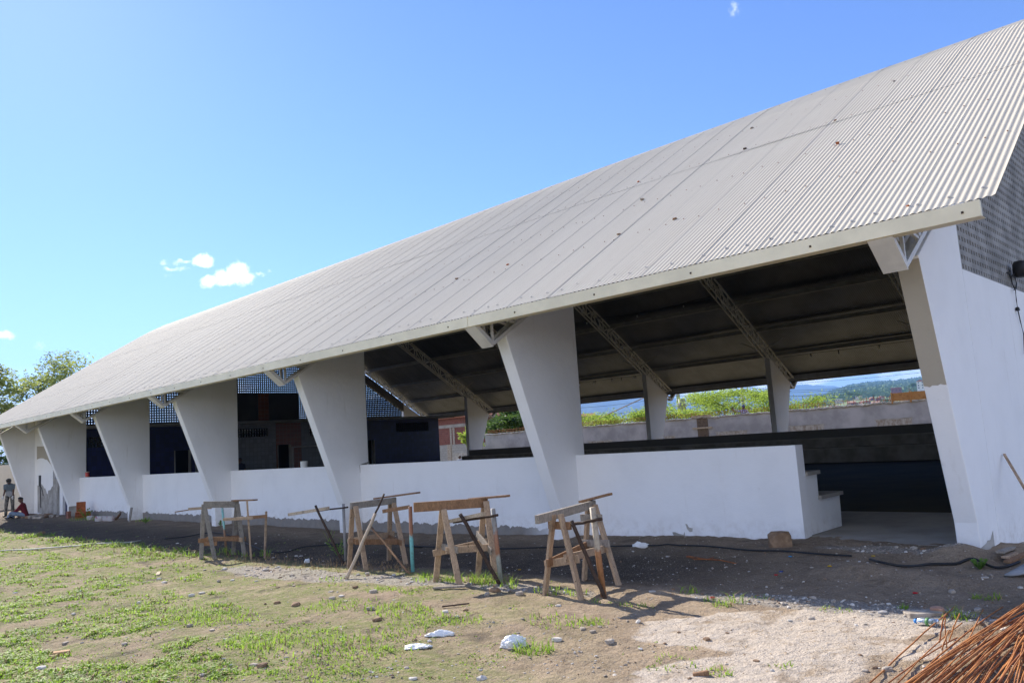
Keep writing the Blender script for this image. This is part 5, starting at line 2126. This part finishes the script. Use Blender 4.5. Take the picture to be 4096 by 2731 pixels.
def interp(tab, a):
    if a <= tab[0][0]:
        return tab[0][1]
    for (a0, e0), (a1, e1) in zip(tab, tab[1:]):
        if a <= a1:
            t = (a - a0) / (a1 - a0)
            return e0 + (e1 - e0) * (t * t * (3 - 2 * t) * .5 + t * .5)
    return tab[-1][1]


def hill_z(a, d):
    """height of the green hill's ground along azimuth a at distance d from the yard"""
    top = interp(HC, a)
    crest = 3250.0
    zc_ = CAM[2] + crest * math.tan(top)
    t = (d - 380) / (crest - 380)
    if t <= 0:
        return -.6 * min(1, d / 380)
    if d <= crest:
        return -.6 + (zc_ + .6) * (t ** 1.15)
    return zc_ - (d - crest) * .06


def polar_hill(name, dists, zfun, a0, a1, na, mat):
    V, F = [], []
    for i in range(na):
        a = a0 + (a1 - a0) * i / (na - 1)
        for d_ in dists:
            V.append((CAM[0] - math.sin(a) * d_, CAM[1] + math.cos(a) * d_, zfun(a, d_)))
    m_ = len(dists)
    for i in range(na - 1):
        for j in range(m_ - 1):
            k = i * m_ + j
            F.append((k, k + 1, k + m_ + 1, k + m_))
    me = bpy.data.meshes.new(name)
    me.from_pydata(V, [], F)
    me.polygons.foreach_set('use_smooth', [True] * len(F))
    me.materials.append(mat)
    ob = bpy.data.objects.new(name, me)
    COL.objects.link(ob)
    # faces up
    if me.polygons[0].normal.z < 0:
        me.flip_normals()
    return structure(ob)


A0, A1 = azel(4300, 1600)[0], azel(1300, 1600)[0]
polar_hill('green_hill', [360, 400, 460, 540, 640, 800, 1000, 1250, 1500, 1800, 2100, 2400, 2700, 3000, 3250, 3600, 4400], lambda a, d_: hill_z(a, d_) + (0 if d_ < 1100 else 4.5 * noise.noise(Vector((a * 70, d_ * .005, 0)))), A0, A1, 160,
           M('hill_scrub_ground', (.14, .20, .065), .95, col2=(.24, .26, .11), scale=.014, lo=.4, hi=.6))


def mount_z(a, d_):
    e = interp(MC, a)
    zc_ = CAM[2] + 7800 * math.tan(e) + 10 * noise.noise(Vector((a * 90, 0, 0)))
    t = (d_ - 3200) / 4600
    if t <= 0:
        return -2
    if t <= 1:
        return max(-2, zc_ * t ** 1.2 + 38 * t * (1.05 - t) * 4 * noise.noise(Vector((a * 34, d_ * .0012, 1))) + 14 * t * (1 - t) * 4 * noise.noise(Vector((a * 110, d_ * .003, 1))))
    return zc_ - (d_ - 7800) * .25


polar_hill('mountain', [3200 + 230 * i for i in range(20)] + [7800, 8600], mount_z, A0, A1, 260, M('mountain_forest', (.025, .045, .02), .95, col2=(.05, .075, .03), scale=.004))

# scrub on the green hill: one mass
rg = random.Random(44)
V, F = [], []
for i in range(5200):
    a = rg.uniform(A0, azel(3150, 1600)[0])
    d_ = rg.uniform(1150, 3300)
    z = hill_z(a, d_)
    s_ = rg.uniform(4.0, 9.0)
    c = Vector((CAM[0] - math.sin(a) * d_, CAM[1] + math.cos(a) * d_, z + s_ * .3))
    for k in range(5):
        q = c + Vector((rg.gauss(0, s_ * .5), rg.gauss(0, s_ * .5), rg.uniform(0, s_ * .6)))
        e1 = Vector((rg.gauss(0, 1), rg.gauss(0, 1), rg.gauss(0, .5))).normalized() * s_ * .55
        e2 = Vector((rg.gauss(0, .4), rg.gauss(0, .4), 1)).normalized() * s_ * .5
        b = len(V)
        V += [tuple(q - e1), tuple(q + e2), tuple(q + e1), tuple(q - e2)]
        F.append((b, b + 1, b + 2, b + 3))
me = bpy.data.meshes.new('hill_scrub')
me.from_pydata(V, [], F)
me.materials.append(M('scrub_leaves', (.10, .17, .045), .9, col2=(.18, .24, .08), scale=.06))
ob = bpy.data.objects.new('hill_scrub', me)
COL.objects.link(ob)
tag(ob, 'green scrub covering the hill beyond the town', 'scrub', kind='stuff')


def house(label, u, depth, w, dpt, h, wallm, roofm, rot=0.0, group=None, v=None, storeys=1, flat=False):
    a, e = azel(u, 1600)
    x, y = CAM[0] - math.sin(a) * depth, CAM[1] + math.cos(a) * depth
    z = hill_z(a, depth)
    if v is not None:
        z = (atd(u, v, 1) - Vector(CAM)).z * depth / math.hypot(*(pray(u, v)[:2])) + CAM[2]
    r_ = root('house', (x, y, z), label, 'house', group)
    o = Vector((x, y, z))
    ca, sa = math.cos(a + rot), math.sin(a + rot)

    def loc(p):
        return (o.x + p[0] * ca - p[1] * sa, o.y + p[0] * sa + p[1] * ca, o.z + p[2])

    def part(name, mb, mat):
        mb.v = [loc(p) for p in mb.v]
        return mb.build(name, mat, r_)
    mb = MB()
    mb.box(-w / 2, w / 2, 0, dpt, -2.5, h)
    part('wall', mb, wallm)
    mb = MB()
    if flat:
        mb.box(-w / 2 - .3, w / 2 + .3, -.3, dpt + .3, h, h + .35)
    else:
        rise = min(w, dpt) * .28
        if rg.random() < .5:
            mb.prism([(-.5, h), (dpt / 2, h + rise), (dpt + .5, h)][::-1], -w / 2 - .4, w / 2 + .4)
        else:
            mb.prism_y([(-w / 2 - .4, h), (0, h + rise), (w / 2 + .4, h)], -.5, dpt + .4)
    part('roof', mb, roofm)
    for s_ in range(storeys):
        n_ = max(1, int(w / 3))
        for k in range(n_):
            mb = MB()
            cx = -w / 2 + w * (k + .5) / n_
            zz_ = s_ * (h / storeys) + .9
            mb.box(cx - .5, cx + .5, -.04, .02, zz_, zz_ + 1.2)
            part('window', mb, VOID)
    return r_


house('three-storey white house with red roof high at the right of the town', 3690, 900, 7, 7, 8.0, HW[0], TERRA[0], v=1556, storeys=3)
house('raw brick flat-roofed house in the middle of the slope', 3590, 900, 10, 8, 4.2, HB, MORTAR, v=1566, flat=True)
house('low white-roofed shed at the left of the town', 3355, 1150, 9, 7, 2.6, HW[1], HW[0], v=1604, flat=True)
house('small red-roofed house by the left trees', 3436, 1150, 9, 7, 2.8, HW[1], TERRA[0], v=1592)
TG = 'small tile-roofed houses of the far town'
for i in range(60):
    u = TOWN.uniform(3130, 3730)
    dd = TOWN.uniform(480, 1050)
    house('small tile-roofed house among the others on the lower slope of the far town', u, dd, TOWN.uniform(4.5, 8), TOWN.uniform(5, 7), TOWN.uniform(2.0, 2.8), TOWN.choice(HW), TOWN.choice(TERRA), TOWN.uniform(-.5, .5), TG)
for i in range(2):
    house('small tile-roofed house among the trees at the left of the far valley', (2345, 2300)[i], (420, 500)[i], TOWN.uniform(6, 9), 7, 3.2, TOWN.choice(HW), TOWN.choice(TERRA), TOWN.uniform(-.5, .5), 'tile-roofed houses left of the far valley', v=1692)


def far_tree(u, v, depth, w, h, seed, leaf, label, group):
    p = atd(u, v, depth)
    r_ = root('far_tree', (p.x, p.y, p.z - h * .1), label, 'tree', group)
    rq = random.Random(seed)
    mb = MB()
    mb.tube([(p.x, p.y, p.z - h * .2), (p.x, p.y, p.z + h * .5)], [h * .05, h * .025], 5)
    mb.build('trunk', BARK, r_)
    mb = MB()
    lobes = [(rq.gauss(0, .30), rq.gauss(0, .30), rq.uniform(.35, .85), rq.uniform(.18, .34)) for _ in range(8)]
    for i in range(420):
        lx, ly, lz, lr = rq.choice(lobes)
        d_ = Vector((rq.gauss(0, 1), rq.gauss(0, 1), rq.gauss(0, 1))).normalized() * lr * rq.uniform(.6, 1.05)
        q = Vector((p.x + (lx + d_.x) * w, p.y + (ly + d_.y) * w, p.z + (lz + d_.z * .8) * h))
        a = Vector((rq.gauss(0, 1), rq.gauss(0, 1), rq.gauss(0, 1))).normalized()
        b = a.cross(Vector((rq.gauss(0, 1), rq.gauss(0, 1), rq.gauss(0, 1)))).normalized()
        s_ = w * .07 * rq.uniform(.6, 1.4)
        mb.add([q - a * s_, q + b * s_ * .6, q + a * s_, q - b * s_ * .6], [(0, 1, 2, 3)])
    mb.build('crown', leaf, r_)
    return r_


FT = 'trees among the houses of the far town'
for i in range(26):
    u = TOWN.uniform(3150, 3720)
    a, e = azel(u, 1600)
    dd = TOWN.uniform(480, 1200)
    z = hill_z(a, dd)
    dep = dd * float(np.dot(np.array([-math.sin(a), math.cos(a), (z - CAM[2]) / dd]), FW))
    v = topx((CAM[0] - math.sin(a) * dd, CAM[1] + math.cos(a) * dd, z))[1]
    far_tree(u, v, dep, TOWN.uniform(4, 8), TOWN.uniform(4, 8), 200 + i, TOWN.choice((LEAF_D, LEAF_D, LEAF_A)), 'dark leafy tree standing among the roofs of the far town', FT)
far_tree(3280, 1606, 640, 6, 5, 300, LEAF_D, 'large dark tree left of the far town', None)
far_tree(3420, 1590, 760, 9, 7, 301, LEAF_D, 'rounded dark tree above the orange roofs', None)
far_tree(3652, 1553, 880, 7, 6, 302, LEAF_D, 'dark tree just left of the three-storey white house', None)

# chips of brick and dry leaves lying on the roof
def onroof(u, v):
    d = pray(u, v)
    k = (3.75 - .63 * EAVE + .63 * CAM[1] - CAM[2]) / (d[2] - .63 * d[1])
    return Vector(CAM + d * k)


z3r = zm(1400, 500, .5952)
CH = [(z3r(1060, 942), .05, BRICK_O), (z3r(718, 1036), .06, STONE_B), (z3r(1965, 505), .075, STONE), (z3r(2183, 635), .06, STONE_B), (z3r(1805, 738), .05, STONE_B), (z3r(1940, 385), .05, BRICK_O), (z4(640, 808), .06, STONE), (z4(597, 938), .05, WOOD_DARK),
      (z4(1180, 905), .055, BRICK_O), (z4(1165, 760), .04, STONE_B), (z4(1537, 515), .03, WOOD_DARK), (z4(157, 1380), .05, RUSTD), (z4(1622, 1300), .03, BRICK_O)]
for i, (q, s_, m_) in enumerate(CH):
    p = onroof(*q)
    mb = MB()
    s_ *= .62
    mb.rock((p.x, p.y, p.z + .012), s_ * 1.1, s_ * .8, s_ * .5, 400 + i, sub=1, rot=i)
    tag(mb.build('roof_chip', m_), 'small chip of brick or dry leaf lying on the roof sheets', 'debris', 'chips lying on the roof')

# ------------------------------------------------------------------ people
SKIN = M('skin', (.20, .105, .065), .6, .08, 8)
SKIN_D = M('dark_skin', (.12, .062, .04), .6, .08, 8)
HAIR = M('black_hair', (.012, .010, .009), .6, .2, 40)


def person(label, origin, yaw, J, mats, hair=True, cap=None, voxel=.011, shade=None):
    """J: joint positions in the person's own frame (x right, y forward, z up) above origin.
    mats: dict of materials for skin, shirt, legs, shoe, glove"""
    r_ = root('person', origin, label, 'person')
    o = Vector(origin)
    Rz = Matrix.Rotation(yaw, 3, 'Z')

    def Wp(p):
        return o + Rz @ Vector(p)
    segs = []

    def seg(a, b, ra, rb, m_):
        segs.append((Vector(a), Vector(b), ra, rb, m_))
    pel, ch, nk, hd = (Vector(J[k]) for k in ('pelvis', 'chest', 'neck', 'head'))
    sp = (pel + ch) / 2
    upn = (nk - ch).normalized()
    side = (Vector(J['sh_r']) - Vector(J['sh_l'])).normalized()
    hips = (Vector(J['hip_r']) - Vector(J['hip_l'])).normalized()
    for s in (-.075, 0, .075):
        seg(pel + hips * s, sp + side * s * .9, .095, .098, 'shirt' if s == 99 else 'legs_top')
        seg(sp + side * s * .9, ch + side * s * 1.25, .10, .108, 'shirt')
    seg(ch + side * -.10, ch + side * .10, .088, .088, 'shirt')
    seg(Vector(J['sh_l']), nk - upn * .04, .050, .062, 'shirt')
    seg(Vector(J['sh_r']), nk - upn * .04, .050, .062, 'shirt')
    seg(ch, nk, .09, .052, 'shirt')
    face = Vector(J['face']).normalized()
    upv = (hd - nk).normalized()
    seg(nk, hd, .056, .058, 'skin')
    seg(hd + upv * .035 - face * .012, hd - upv * .01 - face * .005, .092, .088, 'skin')
    seg(hd - upv * .02 + face * .02, hd - upv * .085 + face * .045, .068, .042, 'skin')
    rt_ = face.cross(upv).normalized()
    seg(hd + upv * .0 + face * .085, hd - upv * .035 + face * .112, .012, .017, 'skin')
    seg(hd - upv * .062 + face * .08 - rt_ * .018, hd - upv * .062 + face * .08 + rt_ * .018, .011, .011, 'skin')
    for s in (-1, 1):
        seg(hd + rt_ * (s * .088) + upv * .018, hd + rt_ * (s * .09) - upv * .022, .016, .012, 'skin')
    for s in ('l', 'r'):
        sh, el, wr = Vector(J['sh_' + s]), Vector(J['el_' + s]), Vector(J['wr_' + s])
        seg(sh, sh.lerp(el, .62), .056, .050, 'shirt')
        seg(sh.lerp(el, .62), el, .043, .040, 'sleeve')
        seg(el, wr, .041, .028, 'sleeve')
        hdv = (wr - el).normalized()
        pv = hdv.cross(side if abs(hdv.dot(side)) < .9 else Vector((0, 1, 0))).normalized()
        pr = hdv.cross(pv).normalized()
        palm = wr + hdv * .085
        seg(wr, palm, .028, .034, 'glove')
        for i, (off, ln) in enumerate(((-.030, .060), (-.010, .074), (.010, .070), (.030, .055))):
            a = palm + pr * off
            b = a + (hdv + pv * .25).normalized() * ln * .55
            c = b + (hdv + pv * .9).normalized() * ln * .5
            seg(a, b, .0105, .010, 'glove')
            seg(b, c, .010, .009, 'glove')
        t0 = wr + hdv * .035 - pr * .026
        seg(t0, t0 - pr * .035 + hdv * .035 + pv * .015, .013, .011, 'glove')
        hp, kn, an, toe = (Vector(J[k + s]) for k in ('hip_', 'kn_', 'an_', 'toe_'))
        seg(hp, kn, .096, .074, 'legs')
        seg(kn, an, .073, .062, 'legs')
        seg(an - Vector((0, 0, .02)), toe, .046, .038, 'shoe')
        seg(an - Vector((0, 0, .03)) - (toe - an) * .25, an - Vector((0, 0, .03)), .042, .042, 'shoe')
    mb = MB()
    for a, b, ra, rb, m_ in segs:
        d = b - a
        n_ = 12
        if d.length < 1e-4:
            d = Vector((0, 0, 1e-3))
        dn = d.normalized()
        pts, rr_ = [], []
        for k in range(4):
            t = math.pi / 2 * k / 4
            pts.append(a - dn * ra * math.cos(t))
            rr_.append(max(.0008, ra * math.sin(t)))
        for k in range(5):
            t = math.pi / 2 * k / 4
            pts.append(b + dn * rb * math.sin(t))
            rr_.append(max(.0008, rb * math.cos(t)))
        mb.tube(pts, rr_, n_)
    me0 = bpy.data.meshes.new('tmp')
    me0.from_pydata(mb.v, [], mb.f)
    ob = bpy.data.objects.new('tmp', me0)
    COL.objects.link(ob)
    md = ob.modifiers.new('r', 'REMESH')
    md.mode = 'VOXEL'
    md.voxel_size = voxel
    ms = ob.modifiers.new('s', 'SMOOTH')
    ms.factor = .5
    ms.iterations = 2
    me = bpy.data.meshes.new_from_object(ob.evaluated_get(bpy.context.evaluated_depsgraph_get()))
    bpy.data.objects.remove(ob)
    keys = ['skin', 'shirt', 'legs', 'shoe', 'glove', 'sleeve', 'legs_top']
    for k in keys:
        me.materials.append(mats.get(k) or mats['skin' if k in ('glove', 'sleeve') else 'legs'])
    co = np.zeros(len(me.polygons) * 3)
    me.polygons.foreach_get('center', co)
    co = co.reshape(-1, 3)
    best = np.full(len(co), 1e9)
    idx = np.zeros(len(co), int)
    for a, b, ra, rb, m_ in segs:
        A_, B_ = np.array(a), np.array(b)
        ab = B_ - A_
        t = np.clip(((co - A_) @ ab) / max(1e-9, ab @ ab), 0, 1)
        dist = np.linalg.norm(co - (A_ + t[:, None] * ab), axis=1) - (ra + (rb - ra) * t)
        w = dist < best
        best = np.where(w, dist, best)
        idx = np.where(w, keys.index(m_), idx)
    me.polygons.foreach_set('material_index', idx.astype(np.int32))
    me.polygons.foreach_set('use_smooth', [True] * len(me.polygons))
    me.transform(Matrix.Rotation(yaw, 4, 'Z'))
    me.name = 'body'
    bo = bpy.data.objects.new('body', me)
    COL.objects.link(bo)
    bo.parent = r_
    ORIGIN[bo.name] = o
    # eyes
    for s in (-1, 1):
        mb = MB()
        c = hd + face * .083 + rt_ * (s * .032) + upv * .012
        mb.tube([Wp(c), Wp(c + face * .012)], [.012, .007], 8)
        mb.build('eye', HAIR, r_)

    def shell(name, c, rad, mat, cut, squash=1.0, brim=False):
        bm = bmesh.new()
        bmesh.ops.create_icosphere(bm, subdivisions=3, radius=1)
        kill = [v for v in bm.verts if (v.co.z < cut + .55 * max(0, v.co.y))]
        bmesh.ops.delete(bm, geom=kill, context='VERTS')
        bmesh.ops.solidify(bm, geom=bm.faces[:], thickness=.1)
        bm.verts.index_update()
        q = MB()
        fr = Matrix((rt_, face, upv)).transposed()
        q.add([Wp(c + fr @ (v.co * rad * (1 + .04 * noise.noise(v.co * 6)))) for v in bm.verts], [tuple(v.index for v in f.verts) for f in bm.faces])
        bm.free()
        if brim:
            vs = []
            for i in range(9):
                a_ = math.pi * i / 8
                vs.append(c + rt_ * (math.cos(a_) * .088) + face * (.045 + .03 * math.sin(a_)) + upv * .030)
                vs.append(c + rt_ * (math.cos(a_) * .080) + face * (.05 + .125 * math.sin(a_)) + upv * .012)
            nb = len(vs)
            vs += [v - upv * .008 for v in vs]
            fs_ = []
            for i in range(8):
                k = 2 * i
                fs_ += [(k, k + 1, k + 3, k + 2), (nb + k, nb + k + 2, nb + k + 3, nb + k + 1), (k + 1, nb + k + 1, nb + k + 3, k + 3)]
            q.add([Wp(v) for v in vs], fs_)
        return q.build(name, mat, r_, smooth=True)
    hc = hd + upv * .03 - face * .012
    if hair:
        shell('hair', hc, .103, HAIR, -.15)
    if cap:
        shell('cap', hc + upv * .004, .110, cap, .12, brim=True)
    return r_, Wp, bo


def standing(lean=.0, head_down=.3, arms=.16):
    J = dict(pelvis=(0, 0, .93), chest=(0, lean * .7, 1.30), neck=(0, lean, 1.46), head=(0, lean + .03 + .06 * head_down, 1.575 - .045 * head_down),
             face=(0, 1, -head_down), sh_l=(-.18, lean * .9, 1.365), sh_r=(.18, lean * .9, 1.365),
             el_l=(-.185 - arms, lean * .9 + .02, 1.13), el_r=(.185 + arms, lean * .9 + .03, 1.13), wr_l=(-.20 - arms, lean + .14, .90), wr_r=(.20 + arms, lean + .16, .91),
             hip_l=(-.09, 0, .90), hip_r=(.09, 0, .90), kn_l=(-.115, .03, .49), kn_r=(.125, .05, .49), an_l=(-.125, -.02, .085), an_r=(.145, .0, .085),
             toe_l=(-.16, .15, .035), toe_r=(.19, .17, .035))
    return J


GLOVE = M('white_glove', (.62, .60, .57), .8, .1)
SHIRT_G = twotone('grey_print_shirt', [(-9, (.36, .37, .39)), (.93, (.11, .14, .16))], .9, .06)
CAMO = M('camouflage_trousers', (.075, .07, .06), .9, col2=(.17, .155, .13), scale=9, lo=.48, hi=.54)
BOOT = M('dark_boot', (.02, .018, .016), .6, .1)
pw_ = at(*z5(150, 1052), 2, -.2)
pw_.z = gz(pw_.x, pw_.y)
# facing the camera side and bowing over the seated man
yaw = math.atan2(-(CAM[0] - pw_.x), CAM[1] - pw_.y)
J = standing(.12, .8, -.02)
r_, Wp, bo = person('standing worker in grey printed T-shirt, cap and white gloves, bowing over the seated man', pw_, yaw - .25, J,
                    dict(skin=SKIN_D, shirt=SHIRT_G, legs=CAMO, legs_top=SHIRT_G, shoe=BOOT, glove=GLOVE, sleeve=SKIN_D), cap=M('grey_cap', (.075, .068, .06), .9, .15, 20))
for s in ('l', 'r'):
    a, b = Vector(J['kn_' + s]), Vector(J['an_' + s])
    mb = MB()
    mb.tube([Wp(a.lerp(b, .58)), Wp(a.lerp(b, .78))], [.062, .058], 12)
    mb.build('reflective_band', M('reflective_strip', (.75, .75, .72), .5, .05), r_, smooth=True)
ps = at(*z5(395, 1062), 2, -.2)
ps.z = gz(ps.x, ps.y)
J = dict(pelvis=(0, -.02, .12), chest=(0, .10, .47), neck=(0, .13, .62), head=(0, .18, .745), face=(.15, 1, -.15), sh_l=(-.18, .10, .545), sh_r=(.18, .10, .545),
         el_l=(-.22, .26, .34), el_r=(.22, .27, .34), wr_l=(-.15, .46, .22), wr_r=(.13, .48, .20), hip_l=(-.10, .03, .11), hip_r=(.10, .03, .11),
         kn_l=(-.26, .46, .22), kn_r=(.25, .47, .20), an_l=(-.04, .62, .07), an_r=(.08, .50, .06), toe_l=(.10, .70, .05), toe_r=(-.08, .58, .05))
# looking to the picture's left
yaw_l = math.atan2(RT[0], -RT[1]) 
person('worker in dark red long-sleeved shirt and light blue jeans sitting on the ground', ps, math.atan2(.714, -.697) + .25, J,
       dict(skin=SKIN_D, shirt=M('dark_red_shirt', (.17, .018, .022), .9, .15, 6), sleeve=M('dark_red_sleeve', (.17, .018, .022), .9, .15, 6), legs=M('light_blue_jeans', (.25, .32, .42), .9, .2, 8),
            legs_top=M('dark_red_hem', (.16, .018, .022), .9, .15, 6), shoe=BOOT, glove=SKIN_D))
# man with a cap working behind the far wall, on a trestle platform
pc = at(*z7(1437, 697), 1, YW + .75)
ofs = 1.60
J = standing(.05, .15, .10)
J['el_r'], J['wr_r'] = (.38, .16, 1.33), (.60, .24, 1.52)
PLAID = M('blue_plaid_shirt', (.09, .10, .22), .9, col2=(.42, .42, .50), scale=14, lo=.45, hi=.55)
pz = pc.z - ofs
person('man in plaid shirt and blue cap working behind the grey far wall', (pc.x, YW + .75, pz), math.atan2(-(CAM[0] - pc.x), CAM[1] - YW) + .2, J,
       dict(skin=SKIN_D, shirt=PLAID, sleeve=PLAID, legs=M('dark_trousers', (.05, .05, .06), .9, .1), legs_top=PLAID, shoe=BOOT, glove=SKIN_D), cap=M('blue_white_cap', (.06, .08, .22), .8, col2=(.55, .55, .6), scale=11, lo=.5, hi=.56), voxel=.014)
tp = root('scaffold_trestle', (pc.x, YW + .8, -.6), 'low plank scaffold behind the grey wall carrying the capped man', 'scaffold')
mb = MB()
mb.box(pc.x - 1.4, pc.x + 1.4, YW + .4, YW + 1.2, pz - .06, pz)
mb.build('plank', WOOD_GREY, tp)
for dx in (-1.3, 1.3):
    for dy in (.45, 1.1):
        mb = MB()
        mb.box(pc.x + dx - .04, pc.x + dx + .04, YW + dy - .04, YW + dy + .04, -.6, pz - .06)
        mb.build('post', WOOD_GREY, tp)
# dark figure inside, by the grey tiled wall
zk = zm(900, 1400, .3188)
pd = at(*zk(185, 1355), 0, XB + 1.0)
J = standing(.02, .1, .04)
person('dark figure standing inside the hall before the grey tiled wall', (pd.x, pd.y, .056), -math.pi / 2 - .4, J,
       dict(skin=SKIN_D, shirt=M('navy_shirt', (.02, .022, .035), .9, .1), sleeve=SKIN_D, legs=M('black_trousers', (.02, .02, .022), .9, .1), legs_top=M('navy_hem', (.02, .022, .035), .9, .1), shoe=BOOT, glove=SKIN_D), voxel=.014)
# man in white beyond the far left opening
pe = atd(*zq(1062, 1335), 56)
J = standing(.03, .1, .05)
WSH = M('white_shirt', (.70, .70, .70), .9, .06)
person('man in white shirt walking outside beyond the tiled block', (pe.x, pe.y, pe.z - 1.62), .9, J,
       dict(skin=SKIN_D, shirt=WSH, sleeve=SKIN_D, legs=M('grey_trousers', (.09, .09, .10), .9, .1), legs_top=WSH, shoe=BOOT, glove=SKIN_D), voxel=.014)

# ------------------------------------------------------------------ the air
mb = MB()
ZT = max(CAM[2], 0) + 420
mb.box(-9200, 3500, -600, 9000, -2.0, ZT)
hz = mb.build('haze', [])
hm = bpy.data.materials.new('haze_air')
hm.use_nodes = True
for n_ in list(hm.node_tree.nodes):
    if n_.type != 'OUTPUT_MATERIAL':
        hm.node_tree.nodes.remove(n_)
pv = hm.node_tree.nodes.new('ShaderNodeVolumePrincipled')
pv.inputs['Color'].default_value = (.27, .52, 1.0, 1)
pv.inputs['Density'].default_value = 1.8e-4
pv.inputs['Anisotropy'].default_value = 0.0
hm.node_tree.links.new(pv.outputs[0], hm.node_tree.nodes['Material Output'].inputs['Volume'])
hz.data.materials.append(hm)
hz['kind'] = 'stuff'
hz['label'] = 'thin blue air between the camera and the far mountains'
hz['category'] = 'haze'
